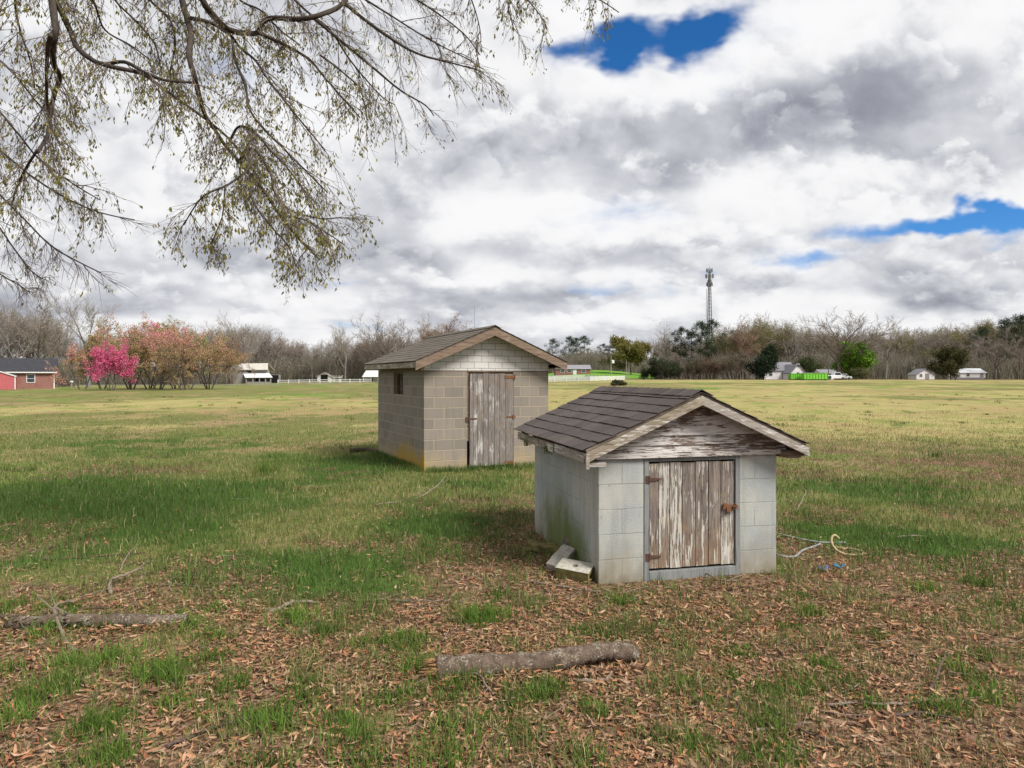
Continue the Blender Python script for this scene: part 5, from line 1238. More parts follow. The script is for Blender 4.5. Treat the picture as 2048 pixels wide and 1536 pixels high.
def small_house(name, label, cat, px, D, wpx, wall_py, ridge_py, rz, wall='white', roof='roof_grey', length=6, doors=(), wins=(), porch=False, band=None, side=False):
    k = D / F; b = base(px, D); t = thing(name, label, cat, b, R(rz)); w = wpx * k; hw = CH - (wall_py - HZ) * k - b.z; hr = CH - (ridge_py - HZ) * k - b.z
    if not side:
        gable_mesh(w, length, hw, hr).build('wall', M[wall], t); gable_roof(w, length, hw, hr, .25, .3, .1).build('roof', M[roof], t)
    else:          # long side to the camera, ridge along x
        m = MB(); m.prism([(-w / 2, 0, -.3), (-w / 2, 0, hw), (-w / 2, length / 2, hr), (-w / 2, length, hw), (-w / 2, length, -.3)], (w, 0, 0)); m.build('wall', M[wall], t)
        m = MB(); e = .3; m.slab((-w / 2 - e, -e, hw - .02), (w / 2 + e, -e, hw - .02), (w / 2 + e, length / 2, hr + .1), (-w / 2 - e, length / 2, hr + .1), .1); m.slab((-w / 2 - e, length / 2, hr + .1), (w / 2 + e, length / 2, hr + .1), (w / 2 + e, length + e, hw - .02), (-w / 2 - e, length + e, hw - .02), .1); m.build('roof', M[roof], t)
    if band:
        m = MB(); m.box(-w / 2 - .02, -.03, -.3, w / 2 + .02, -.004, band); m.build('foundation', M['roof_grey'], t)
    for (x, ww, hh, mt) in doors:
        m = MB(); m.box(x * w - ww / 2, -.06, -.1, x * w + ww / 2, -.008, hh); m.build('door', M[mt], t)
    for (x, z, ww, hh) in wins: window(t, x * w, z, ww, hh)
    if porch:
        m = MB(); m.slab((-w / 2 - .3, -2.0, hw - .55), (w / 2 + .3, -2.0, hw - .55), (w / 2 + .3, -.02, hw - .08), (-w / 2 - .3, -.02, hw - .08), .08); m.build('porch_roof', M[roof], t)
        for x in (-.48, -.16, .16, .48):
            m = MB(); m.box(x * w - .08, -1.9, -.3, x * w + .08, -1.74, hw - .6); m.build('porch_post', M['white_trim'], t)
    return t
small_house('white_shed', 'low pale shed left of the white gabled barn', 'shed', 618, 196, 32, 754, 750.5, 0, 'white', 'roof_tan', 4, [(-.3, 1.1, 1.5, 'barn'), (.2, 1.1, 1.5, 'barn')], side=True)
small_house('white_barn', 'small white gabled barn with dark doorway beyond the fence', 'barn', 648, 190, 26, 753, 745.5, 6, 'white', 'roof_tan', 7, [(.02, 1.9, 2.0, 'dark')])
small_house('white_shed', 'white lean shed joined right of the small white gabled barn', 'shed', 672, 192, 20, 756, 752, 0, 'white', 'roof_tan', 4, [(.1, .9, 1.5, 'barn')], side=True)
small_house('carport', 'white carport house partly hidden by the taller shed', 'house', 752, 186, 46, 750, 742, 0, 'white', 'roof_tin', 7, [(-.2, 1.0, 2, 'barn')], side=True, porch=True)
small_house('brick_building', 'long low red brick building beyond the white fence', 'building', 1146, 232, 70, 738.5, 730.5, 0, 'brick', 'roof_grey', 8, [(.05, 1.2, 2.0, 'white_trim')], [(-.3, .9, 1.4, 1.1), (-.1, .9, 1.4, 1.1), (.3, .9, 1.4, 1.1)], side=True)
small_house('white_house', 'large white house with grey roof behind the dark evergreen', 'house', 1560, 188, 62, 742, 725, 0, 'white', 'roof_grey', 8, [(.12, .9, 2.0, 'glass')], [(-.3, 1, .9, 1.3), (.3, 1, .9, 1.3)], side=True)
small_house('house_wing', 'white gabled wing at the right end of the white house', 'house', 1596, 184, 30, 745, 729, 8, 'white', 'roof_grey', 6, [(.0, .8, 1.9, 'glass')], [(.0, 3.4, .7, .8)])
small_house('white_garage', 'small white garage with grey roof behind the parked vehicles', 'garage', 1660, 190, 34, 748, 740, 0, 'white', 'roof_grey', 6, [(-.2, 2.2, 1.8, 'barn')], side=True)
small_house('white_shed', 'small white gabled shed right of the bare wood', 'shed', 1851, 190, 34, 749, 738, -6, 'white', 'roof_grey', 5, [(.1, 1.0, 1.7, 'barn')], [(-.25, .8, .6, .7)])
small_house('porch_shed', 'white shed with pale roof and porch, furthest right', 'shed', 1946, 186, 50, 746, 738, 0, 'white', 'roof_tin', 5, [(.35, .9, 1.8, 'barn')], [(-.2, .9, .8, .8)], side=True, band=.55)
# ------------------------------------------------------------------ fences, poles, tower, vehicles
def rail_fence(label, pts, step, h, rails, mat, group=None):
    t = thing('white_fence', label, 'fence', (0, 0, 0), 0, group); P = [base(px, D) for px, D in pts]; rl = MB(); ps = MB(); n = 0
    for a, b in zip(P, P[1:]):
        L = (b - a).length; k = max(1, int(L / step))
        for i in range(k):
            p = a.lerp(b, i / k); q = a.lerp(b, (i + 1) / k)
            p.z = gz(p.x, p.y); q.z = gz(q.x, q.y)
            m = MB(); m.box(p.x - .09, p.y - .09, p.z - .2, p.x + .09, p.y + .09, p.z + h + .1); m.build('post', mat, t); n += 1
            for z in rails: rl.add([p + Vector((0, 0, z - .08)), q + Vector((0, 0, z - .08)), q + Vector((0, .06, z - .08)), p + Vector((0, .06, z - .08)),
                                    p + Vector((0, 0, z + .08)), q + Vector((0, 0, z + .08)), q + Vector((0, .06, z + .08)), p + Vector((0, .06, z + .08))],
                                   [(0, 3, 2, 1), (4, 5, 6, 7), (0, 1, 5, 4), (1, 2, 6, 5), (2, 3, 7, 6), (3, 0, 4, 7)])
    rl.build('rails', mat, t); return t
rail_fence('long white rail fence between barn and taller shed', [(556, 172), (640, 170), (740, 168)], 2.4, .85, (.35, .78), M['white_trim'])
rail_fence('white rail fence, nearer of two right of the taller shed', [(1085, 164), (1180, 162), (1250, 172)], 2.4, 1.0, (.2, .46, .72, .98), M['white_trim'])
rail_fence('white rail fence, farther of two right of the taller shed', [(1085, 192), (1170, 192), (1215, 176)], 2.4, 1.2, (.3, .6, .9, 1.18), M['white_trim'])
def pole(px, D, top, label, r=.13, lamp=None, arm=0, name='utility_pole'):
    b = base(px, D); h = CH - (top - HZ) / F * D - b.z; t = thing(name, label, 'pole', b); m = MB(); m.tube([(0, 0, -.3), (0, 0, h)], [r, r * .7], 8); m.build('post', M['pole'], t)
    if arm: m = MB(); m.box(-arm, -.08, h - .5, arm, .06, h - .32); m.build('crossarm', M['pole'], t)
    if lamp: m = MB(); m.tube([(r, 0, h - 1.4), (r + .35, 0, h - 1.2)], .06, 6); m.box(r + .15, -.3, h - 2.3, r + .85, .3, h - 1.3); m.build('transformer', M[lamp], t)
pole(1222, 215, 712, 'pale pole with a white box beside the green field', .16, 'white')
pole(1253, 180, 721, 'thin pale pole right of the one with the box', .10)
pole(1258, 182, 724, 'thinner pole just behind the pale one by the fence end', .08)
pole(1657, 184, 719, 'pale utility pole behind the lime green containers', .15, None, .7)
pole(1184, 250, 728, 'short far pole right of the low brick building', .12)
def tower():
    D = 360; b = base(1419, D); h = CH - (540 - HZ) / F * D - b.z; t = thing('radio_tower', 'tall grey lattice radio tower with antenna clusters above the pines', 'tower', b)
    m = MB(); A = [(math.cos(a), math.sin(a)) for a in (R(80), R(200), R(320))]; rad = lambda z: 1.9 - 1.35 * z / h
    for (cx, cy) in A: m.tube([(cx * rad(0), cy * rad(0), -.5), (cx * rad(h), cy * rad(h), h - 1)], [.30, .22], 6)
    m.build('legs', M['steel'], t)
    m = MB(); n = 30
    for i in range(n):
        z0, z1 = h * i / n, h * (i + 1) / n
        for k in range(3):
            a, c = A[k], A[(k + 1) % 3]
            m.tube([(a[0] * rad(z0), a[1] * rad(z0), z0), (c[0] * rad(z1), c[1] * rad(z1), z1)], .04, 4, False); m.tube([(c[0] * rad(z0), c[1] * rad(z0), z0), (a[0] * rad(z1), a[1] * rad(z1), z1)], .04, 4, False)
    m.build('bracing', M['steel'], t)
    for (z, r, n) in ((h - .2, 1.5, 9), (h - 3.2, 2.0, 12), (h - 6.4, .9, 4), (h - 7.6, 1.5, 6)):
        m = MB()
        for k in range(n):
            a = 2 * math.pi * k / n; cx, cy = r * math.cos(a), r * math.sin(a)
            m.box(cx - .18, cy - .18, z - 1.0, cx + .18, cy + .18, z + 1.0)
        m.tube([(r * math.cos(a), r * math.sin(a), z) for a in np.linspace(0, 2 * math.pi, 13)], .07, 4); m.tube([(-r, 0, z - .2), (r, 0, z - .2)], .06, 4); m.tube([(0, -r, z - .2), (0, r, z - .2)], .06, 4)
        m.build('antenna_cluster', M['steel'], t)
    m = MB(); m.tube([(0, 0, h - 1), (0, 0, h + 2)], .06, 5); m.build('lightning_rod', M['steel'], t)
    m = MB(); m.tube([(-1.9, 0, -.3), (-1.6, 0, h - 10)], .11, 5); m.build('cable', M['steel'], t)
tower()
def mast():
    D = 420; b = base(949, D); h = CH - (612 - HZ) / F * D - b.z; t = thing('antenna_mast', 'hair thin far mast above the taller shed roof', 'mast', b); m = MB(); m.tube([(0, 0, -.5), (0, 0, h)], [.16, .08], 5); m.build('post', M['steel'], t)
mast()
def containers():
    for (px, D, w, h, label) in [(1600, 160, 34, 1.45, 'lime green container with ribs, left of the pair'), (1632, 157, 46, 1.5, 'longer lime green container with ribs, right of the pair')]:
        b = base(px, D); k = D / F; W = w * k; t = thing('lime_container', label, 'container', b, R(-3)); n = 8
        m = MB(); m.box(-W / 2, 0, .18, W / 2, 2.2, h); m.build('body', M['lime'], t)
        for i in range(n + 1):
            x = -W / 2 + W * i / n; r = MB(); r.box(x - .06, -.09, .2, x + .06, -.004, h - .03); r.build('rib', M['lime_dark'], t)
        m = MB(); m.box(-W / 2 - .05, -.1, h + .002, W / 2 + .05, 2.3, h + .08); m.build('rim', M['lime'], t)
        m = MB(); m.box(-W / 2 + .1, .05, -.1, W / 2 - .1, 2.1, .178); m.build('skid', M['dark'], t)
containers()
def vehicle(name, px, D, rz, mat, label, cat, L=4.6, H=1.5, pickup=False):
    b = base(px, D); t = thing(name, label, cat, b, R(rz)); W = 1.8; hb = H * .58
    m = MB(); m.prism([(-L / 2, -W / 2, .32), (L / 2, -W / 2, .32), (L / 2, -W / 2, hb * .85), (L / 2 - .1, -W / 2, hb), (-L / 2 + .05, -W / 2, hb), (-L / 2, -W / 2, hb * .9)], (0, W, 0)); m.build('body', M[mat], t, bevel=.06)
    x0, x1 = (-.9, .9) if not pickup else (-.2, 1.2)
    if not pickup: x0, x1 = -L * .36, L * .2
    m = MB(); m.prism([(x0 - .25, -W / 2 + .1, hb + .002), (x1 + .5, -W / 2 + .1, hb + .002), (x1, -W / 2 + .14, H), (x0 + .1, -W / 2 + .14, H)], (0, W - .24, 0)); c = m.build('cabin', M[mat], t, bevel=.04)
    g = MB(); g.prism([(x0, -W / 2 + .085, hb + .06), (x1 + .3, -W / 2 + .085, hb + .06), (x1 - .05, -W / 2 + .115, H - .08), (x0 + .15, -W / 2 + .115, H - .08)], (0, W - .18, 0)); g.build('window', M['glass'], c)
    for x in (-L * .3, L * .31):
        for y in (-W / 2 + .08, W / 2 - .08):
            w = MB(); w.tube([(x, y - .11, .33), (x, y + .11, .33)], .33, 14); wo = w.build('wheel', M['rubber'], t); q = MB(); q.tube([(x, y - .118, .33), (x, y + .118, .33)], .19, 10); q.build('rim', M['steel'], wo)
vehicle('pickup_truck', 1668, 172, 4, 'car_white', 'white pickup truck parked in front of the white garage', 'truck', 5.6, 1.9, True)
vehicle('parked_car', 1684, 175, 8, 'car_white', 'white car parked right behind the white pickup', 'car', 4.5, 1.45)
vehicle('parked_car', 1641, 168, -6, 'car_dark', 'dark green black car behind the lime green containers', 'car', 4.6, 1.75)
vehicle('parked_car', 1622, 172, 0, 'car_blue', 'grey blue car left of the dark car behind the containers', 'car', 4.6, 1.7)
# road across the left half, behind the flowering trees, and small things along it
def green_field():
    V = []; Qd = []; n = 40
    for (p0, p1, D0, D1) in ((1092, 1345, 196, 292), (100, 250, 160, 170), (560, 760, 196, 262)):
        b0 = len(V)
        for i in range(n + 1):
            s = (p0 + (p1 - p0) * i / n - 1024) / F
            for j in range(9):
                y = D0 + (D1 - D0) * j / 8; V.append((s * y, y, gz(s * y, y) + .05))
        Qd += [(b0 + i * 9 + j, b0 + (i + 1) * 9 + j, b0 + (i + 1) * 9 + j + 1, b0 + i * 9 + j + 1) for i in range(n) for j in range(8)]
    o = np_mesh('field', np.array(V), np.array(Qd), None, None, M['spring_grass'], smooth=True); tag(o, None, None, None, 'structure')
green_field()
def road():
    px = np.linspace(60, 1010, 60); V = []
    for p in px:
        D0 = 152; s = (p - 1024) / F; x = s * D0
        for y in (D0, D0 + 6.5): V.append((x * (y / D0), y, gz(x * (y / D0), y) + .05))
    n = len(px); Qd = [(2 * i, 2 * i + 2, 2 * i + 3, 2 * i + 1) for i in range(n - 1)]
    o = np_mesh('road', np.array(V), np.array(Qd), None, None, M['road']); tag(o, None, None, None, 'structure')
road()
def mailbox():
    b = base(143, 112); t = thing('mailbox', 'grey mailbox on a post beside the brick house', 'mailbox', b); m = MB(); m.box(-.06, -.06, -.2, .06, .06, .95); m.build('post', M['pole'], t)
    m = MB(); m.prism([(-.13, -.25, .952), (.13, -.25, .952), (.13, -.25, 1.12), (.08, -.25, 1.2), (-.08, -.25, 1.2), (-.13, -.25, 1.12)], (0, .5, 0)); m.build('box', M['white_trim'], t)
mailbox()
# ------------------------------------------------------------------ the tree the picture is taken under
def overhang():
    rr = random.Random(12); rng = np.random.RandomState(12)
    base_p = Vector((-7.6, 3.6, gz(-7.6, 3.6)))
    t = thing('oak_tree', 'large budding tree whose drooping leafy branches hang into the upper left of the view', 'tree', (0, 0, 0))
    def smooth(P, sub=5):
        out = []
        for i in range(len(P) - 1):
            p0, p1, p2, p3 = P[max(i - 1, 0)], P[i], P[i + 1], P[min(i + 2, len(P) - 1)]
            for k in range(sub):
                u = k / sub; out.append(.5 * ((2 * p1) + (p2 - p0) * u + (2 * p0 - 5 * p1 + 4 * p2 - p3) * u * u + (3 * p1 - p0 - 3 * p2 + p3) * u ** 3))
        out.append(P[-1]); return out
    # trunk and the high limbs above the view
    tk = [base_p + Vector((0, 0, -.3)), base_p + Vector((.05, .02, .4)), base_p + Vector((.15, .1, 2)), base_p + Vector((.45, .4, 4)), base_p + Vector((1.0, 1.0, 5.6))]
    m = MB(); m.tube(smooth(tk), [.52, .46, .43, .42, .41, .40, .39, .38, .38, .37, .36, .36, .35, .34, .34, .33, .32, .31, .30, .29, .28], 14, rough=.06, seed=1); m.build('trunk', M['bark_dark'], t, smooth=True)
    top = tk[-1]
    highs = [[top, top + Vector((1.6, .9, .8)), Vector((-3.2, 6.0, 6.5)), Vector((-1.3, 6.3, 6.3)), Vector((.4, 6.6, 6.1)), Vector((1.6, 6.8, 5.9))],
             [top, top + Vector((.6, 1.5, .3)), Vector((-5.4, 6.6, 5.7)), Vector((-4.2, 7.0, 5.6))],
             [top, top + Vector((-.2, .3, 1.4)), Vector((-6.0, 4.0, 9.0)), Vector((-4.6, 3.4, 10.5))],
             [tk[3], tk[3] + Vector((-1.2, .6, 1.2)), Vector((-9.8, 4.6, 7.4))]]
    S = []                                          # (points, r0, r1)
    for P, r0, r1 in ((highs[0], .20, .012), (highs[1], .16, .012), (highs[2], .2, .012), (highs[3], .15, .012)): S.append((smooth(P), r0, r1))
    H = [q for P in highs[:2] for q in smooth(P)]
    L = [  # photo columns/rows of the limbs, distance, half thickness in photo pixels at start and end, leafiness, twig length
        ([(105, -60), (104, 0), (112, 60), (105, 90), (108, 130), (120, 155), (108, 190), (100, 235), (95, 270), (75, 305)], 5.9, 10, 4, 1.0, 1.0),
        ([(102, 70), (95, 100), (93, 190), (97, 230), (104, 258), (120, 290)], 5.8, 5, 2, 1.0, 1.0),
        ([(75, 300), (50, 340), (30, 385), (22, 420)], 5.8, 3.5, 1.5, .9, .9),
        ([(108, -50), (113, 0), (140, 60), (155, 95), (185, 120), (215, 131), (255, 140), (290, 150), (330, 180), (400, 230), (450, 270), (490, 315), (520, 360)], 6.1, 9.5, 2, .9, .9),
        ([(212, 129), (250, 124), (290, 145), (330, 160), (385, 165)], 6.0, 4.5, 3, .7, .8),
        ([(360, -70), (365, 0), (375, 40), (382, 70), (378, 110), (388, 150), (398, 190), (410, 230), (430, 260), (450, 290), (475, 320), (500, 350), (530, 385), (560, 430), (600, 480), (640, 520)], 6.2, 9.5, 2, 1.1, 1.0),
        ([(385, -60), (405, 0), (430, 35), (460, 60), (490, 66), (515, 65), (525, 45), (545, 36), (600, 38), (640, 30), (680, 12), (705, -20)], 6.5, 8.5, 5, .8, .9),
        ([(515, 64), (545, 78), (580, 95), (620, 120), (645, 150), (680, 190), (720, 235)], 6.5, 5, 1.5, 1.0, 1.0),
        ([(380, 36), (420, 45), (460, 70), (480, 95), (510, 120), (530, 150), (560, 190), (600, 240), (650, 300)], 6.4, 5, 1.5, 1.0, 1.0),
        ([(465, 80), (470, 120), (490, 170), (500, 220), (530, 260), (570, 300), (610, 340), (655, 385)], 6.3, 4, 1.5, 1.1, 1.0),
        ([(455, 295), (475, 255), (500, 258), (520, 275), (540, 300), (570, 330), (600, 370), (625, 400)], 6.3, 3.5, 1.5, 1.2, .9),
        ([(478, 322), (495, 298), (515, 305), (540, 345), (550, 385), (580, 420), (640, 437), (680, 435)], 6.1, 3.5, 1.5, 1.3, .9),
        ([(490, 345), (455, 370), (410, 390), (385, 420), (368, 450)], 6.0, 3, 1.2, 1.2, .8),
        ([(500, 350), (505, 400), (540, 450), (575, 490), (590, 525)], 6.0, 3, 1.2, 1.2, .7),
        ([(450, 375), (445, 430), (430, 470), (420, 495)], 6.0, 2.2, 1, 1.2, .6),
        ([(560, 430), (610, 440), (660, 470), (690, 490)], 6.2, 2.5, 1, 1.3, .6),
        ([(-120, 330), (-40, 350), (0, 390), (50, 440), (100, 490), (150, 520), (200, 545)], 6.8, 4, 1.2, .10, 1.0),
        ([(-140, 420), (-30, 430), (30, 500), (60, 540), (90, 560)], 7.2, 4, 1, .06, .9),
        ([(-120, 250), (-30, 280), (60, 350), (130, 395), (200, 425), (270, 440)], 6.6, 4, 1.2, .35, .9),
        ([(-130, 180), (-30, 200), (30, 260), (80, 320), (150, 370), (200, 400)], 6.3, 4, 1.2, .9, .9),
        ([(-140, 520), (-40, 530), (20, 560), (60, 585)], 7.5, 3.5, 1, .05, .8),
        ([(-100, 100), (-20, 110), (30, 150), (70, 200), (110, 240)], 6.2, 4, 1.5, 1.0, .9),
        ([(40, -60), (30, 0), (40, 60), (60, 120), (70, 180)], 6.4, 4.5, 1.5, 1.0, .9),
        ([(200, -60), (230, 0), (280, 50), (310, 90), (320, 130)], 6.6, 4, 1.5, 1.0, .9),
        ([(250, -70), (300, 0), (340, 40), (350, 90), (340, 150), (350, 200)], 6.8, 4, 1.5, .9, .8),
        ([(160, -50), (190, 10), (210, 60), (260, 90), (300, 120)], 6.4, 4, 1.5, 1.1, .8),
        ([(430, -60), (480, 0), (520, 20), (560, 60), (600, 90)], 6.8, 4, 1.5, .9, .9),
        ([(620, 30), (680, 80), (740, 130), (800, 180), (850, 210), (868, 232)], 6.7, 4, 1.2, .35, .9),
        ([(690, 8), (760, 62), (830, 105), (900, 125), (962, 142)], 6.9, 4.5, 1.2, .25, .9),
        ([(640, -60), (700, -20), (780, 30), (860, 80), (940, 120)], 7.0, 4.5, 1.2, .30, .9),
        ([(760, -60), (820, -10), (880, 30), (930, 70), (960, 110)], 7.1, 4, 1.2, .30, .8),
        ([(560, -50), (600, 10), (660, 60), (700, 120), (760, 190), (790, 210)], 6.8, 4, 1.2, .5, .9),
        ([(640, 110), (680, 140), (720, 180), (735, 240)], 6.6, 2.5, 1, .9, .7),
        ([(900, -70), (930, -30), (950, 20), (960, 60), (962, 85)], 7.0, 3, 1, .4, .5),
        ([(960, -80), (1010, -40), (1050, -5), (1080, 30), (1095, 60)], 7.0, 3, 1, .6, .55),
        ([(1040, -90), (1090, -50), (1150, -25), (1200, 0), (1238, 25)], 7.2, 3, 1, .7, .5),
        ([(980, -60), (1010, -10), (1020, 30), (1028, 60)], 7.1, 2.5, 1, .6, .5)]
    twP0 = []; twP1 = []; twR0 = []; twR1 = []; lf = []
    def tw(a, b, r0, r1): twP0.append(tuple(a)); twP1.append(tuple(b)); twR0.append(r0); twR1.append(r1)
    dn = Vector((0, 0, -1))
    HI = [(smooth(P), lf_, tl_) for P, lf_, tl_ in ((highs[0], .8, .75), (highs[1], .9, .9), (highs[2], .9, 1.1), (highs[3], .9, 1.1))]
    for li, (pp, D, w0, w1, leafy, tl) in enumerate(L + [(None, 0, 0, 0, q[1], q[2]) for q in HI]):
        if pp is None:
            C = HI[li - len(L)][0]; n = len(C); start = 8
        else:
          ph = rr.uniform(0, 6); P = [at(px, py, D + .35 * math.sin(ph + i * .8)) for i, (px, py) in enumerate(pp)]
          if pp[0][1] < -20 or pp[0][0] < -60:           # runs on out of the view to a high limb
            q = min(H, key=lambda h: (h - P[0]).length); mid = (q + P[0]) / 2 + Vector((0, 0, .15)); P = [q, mid] + P; k0 = 2
          else: k0 = 0
          C = smooth(P); n = len(C); r0, r1 = w0 / F * D, w1 / F * D
          S.append((C, r0 * .85, r1 * .85)); start = k0 * 5
        nxt = .0
        for i in range(max(start - 3, 0), n - 1):
            seg = C[i + 1] - C[i]; sl = seg.length
            while nxt < sl:
                f = nxt / sl; p = C[i].lerp(C[i + 1], f); tdir = seg.normalized(); along = (i + f) / n
                side = perp(tdir, rr); side.z *= .6
                d = (tdir * rr.uniform(.3, 1.0) + side * rr.uniform(.4, 1.0) + dn * rr.uniform(.05, .55)).normalized()
                ln = tl * rr.uniform(.22, .75) * (.75 + .35 * along) * (1 - .55 * float(sstep(4.0 - C[i].z, 0, 1.2))); q = p.copy(); ns = 5; bend = rr.uniform(.03, .16)
                rad = rr.uniform(.0035, .0062)
                for k in range(ns):
                    d = (d + dn * bend + perp(d, rr) * .14).normalized(); e = q + d * ln / ns
                    tw(q, e, rad * (1 - .13 * k), rad * (1 - .13 * (k + 1)))
                    for _ in range(rr.choice((1, 2, 2, 3))):
                        s = q.lerp(e, rr.random()); sd = (d * .9 + perp(d, rr) * rr.uniform(.3, .9) + dn * .25).normalized(); sl_ = rr.uniform(.07, .26) * (.6 + .5 * tl)
                        m_ = s + sd * sl_ * .5; sd = (sd + dn * rr.uniform(.0, .45) + perp(sd, rr) * .12).normalized(); e2 = m_ + sd * sl_ * .5
                        tw(s, m_, .0023, .0018); tw(m_, e2, .0018, .0011)
                        if rr.random() < .55:
                            w_ = m_ + (sd + perp(sd, rr) * .7).normalized() * sl_ * rr.uniform(.25, .5); tw(m_, w_, .0018, .0012)
                            if rr.random() < leafy * .60: lf.append(tuple(w_))
                        if rr.random() < leafy * .88: lf.append(tuple(e2))
                        if rr.random() < leafy * .16: lf.append(tuple(m_))
                    q = e
                nxt += rr.uniform(.07, .165)
            nxt -= sl
    m = MB()
    for C, r0, r1 in S:
        n = len(C); m.tube(C, [max(r0 + (r1 - r0) * (i / (n - 1)) ** .8, .004) for i in range(n)], 8, rough=.10, seed=n)
    m.build('limbs', M['bark_dark'], t, smooth=True)
    V, Qs = seg_arrays(twP0, twP1, twR0, twR1, 3); c = np.array([(.15, .12, .105)]) * rng.uniform(.7, 1.3, (len(twP0), 1))
    np_mesh('twigs', V, Qs, None, np.repeat(c, 6, 0), M['twig'], t)
    # hanging young leaves and catkins in small bunches
    P = np.repeat(np.array(lf), 3, 0); n = len(P); P = P + rng.normal(0, .012, (n, 3)); a = np.stack([rng.normal(0, .38, n), rng.normal(0, .38, n), -np.abs(rng.normal(1, .3, n))], -1); a /= np.linalg.norm(a, axis=1, keepdims=True)
    b = np.cross(a, rng.normal(0, 1, (n, 3))); b /= np.linalg.norm(b, axis=1, keepdims=True); u = np.cross(a, b); s = rng.uniform(.018, .052, (n, 1)); w = s * rng.uniform(.13, .24, (n, 1))
    V = np.empty((n, 6, 3)); V[:, 0] = P; V[:, 1] = P + a * s * .45 + b * w + u * s * .06; V[:, 2] = P + a * s * .45 - u * s * .02; V[:, 3] = P + a * s * .45 - b * w + u * s * .06; V[:, 4] = P + a * s + u * s * .1 * rng.normal(0, 1, (n, 1)); V[:, 5] = V[:, 4]
    k = np.arange(n)[:, None] * 6
    pal = np.array([(.23, .22, .06), (.19, .19, .05), (.29, .26, .09), (.15, .155, .045), (.25, .20, .09)]); c = pal[rng.randint(0, 5, n)] * rng.uniform(.65, 1.2, (n, 1))
    np_mesh('leaves', V.reshape(-1, 3), k + np.array([[0, 1, 4, 2]]), np.concatenate([k + np.array([[0, 2, 3]]), k + np.array([[2, 4, 3]])]), np.repeat(c, 6, 0), M['tint'], t)
    return t
overhang()

# ------------------------------------------------------------------ fallen wood on the ground
def catm(P, sub=5):
    out = []; P = [Vector(p) for p in P]
    for i in range(len(P) - 1):
        p0, p1, p2, p3 = P[max(i - 1, 0)], P[i], P[i + 1], P[min(i + 2, len(P) - 1)]
        for k in range(sub):
            u = k / sub; out.append(.5 * ((2 * p1) + (p2 - p0) * u + (2 * p0 - 5 * p1 + 4 * p2 - p3) * u * u + (3 * p1 - p0 - 3 * p2 + p3) * u ** 3))
    out.append(P[-1]); return out
def log_near():
    # lichen-spotted log, splintered at its left end, bowed up at the right
    r = .066; A = gp(872, 1356); Bq = gp(1276, 1326)
    P = [A.lerp(Bq, u) for u in (0, .15, .32, .5, .66, .8, .9, 1)]
    up = [0, 0, -.004, -.002, .008, .020, .014, -.004]; pts = [p + Vector((0, d, 0)) + Vector((0, 0, r * .74 + z)) for p, z, d in zip(P, up, (0, 0, 0, .0, .01, .03, .03, .02))]
    C = catm(pts, 6); n = len(C); t = thing('fallen_log', 'thick lichen spotted log with a splintered end in the foreground', 'log', (0, 0, 0))
    m = MB(); rs = random.Random(3); m.tube(C, [r * (1.0 - .24 * i / n + .05 * math.sin(i * .9) + .055 * rs.gauss(0, 1)) * (1 if i < n - 3 else .93 - .06 * (i - n + 3)) for i in range(n)], 20, rough=.06, seed=4); m.build('bark', M['log'], t, smooth=True)
    m = MB(); ax = (C[0] - C[1]).normalized(); a = ax.cross(Vector((0, 0, 1))).normalized(); b = ax.cross(a); rs = random.Random(8)
    for i in range(70):
        th = rs.uniform(0, 6.28); q = r * .86 * math.sqrt(rs.random()); c = C[0] + (a * math.cos(th) + b * math.sin(th)) * q - ax * .015; l = rs.uniform(.05, .12) * (1.15 - .6 * q / r); w = rs.uniform(.005, .012)
        tip = c + ax * l + (a * rs.gauss(0, 1) + b * rs.gauss(0, 1)) * .006; m.add([c - a * w - b * w, c + a * w - b * w, c + a * w + b * w, c - a * w + b * w, tip], [(0, 1, 4), (1, 2, 4), (2, 3, 4), (3, 0, 4), (3, 2, 1, 0)])
    m.build('splintered_end', M['raw_wood'], t)
log_near()
def log_left():
    P = [gp(px, py) for px, py in ((18, 1262), (90, 1258), (170, 1254), (260, 1252), (330, 1252), (372, 1250))]; r = [.050, .052, .048, .044, .042, .038]
    C = catm([p + Vector((0, 0, q * .8)) for p, q in zip(P, r)], 6); n = len(C); t = thing('rotten_log', 'thin rotten grey log lying in grass at the left', 'log', (0, 0, 0)); rs = random.Random(5)
    m = MB(); m.tube(C, [np.interp(i / (n - 1), np.linspace(0, 1, 6), r) * (1 + .08 * rs.gauss(0, 1)) for i in range(n)], 14, rough=.08, seed=5); m.build('bark', M['log'], t, smooth=True)
    m = MB(); rs = random.Random(6)               # crumbling bark fibres round its thick end
    for i in range(260):
        u = rs.random() ** 1.2 * .42; c = C[int(u * n)] + Vector((rs.gauss(0, .03), -abs(rs.gauss(0, .045)) + .01, rs.uniform(-.05, .035))); d = Vector((rs.gauss(1, .6), rs.gauss(-.2, .4), rs.gauss(-.2, .5))).normalized() * rs.uniform(.04, .11); q = d.cross(Vector((rs.random(), .3, 1))).normalized() * rs.uniform(.003, .009)
        z = gz(c.x, c.y) + .006; c.z = max(c.z, z); e = c + d; e.z = max(e.z, gz(e.x, e.y) + .004); m.add([c - q, c + q, e + q * .4, e - q * .4], [(0, 1, 2, 3)])
    m.build('loose_bark', M['log_rot'], t)
log_left()
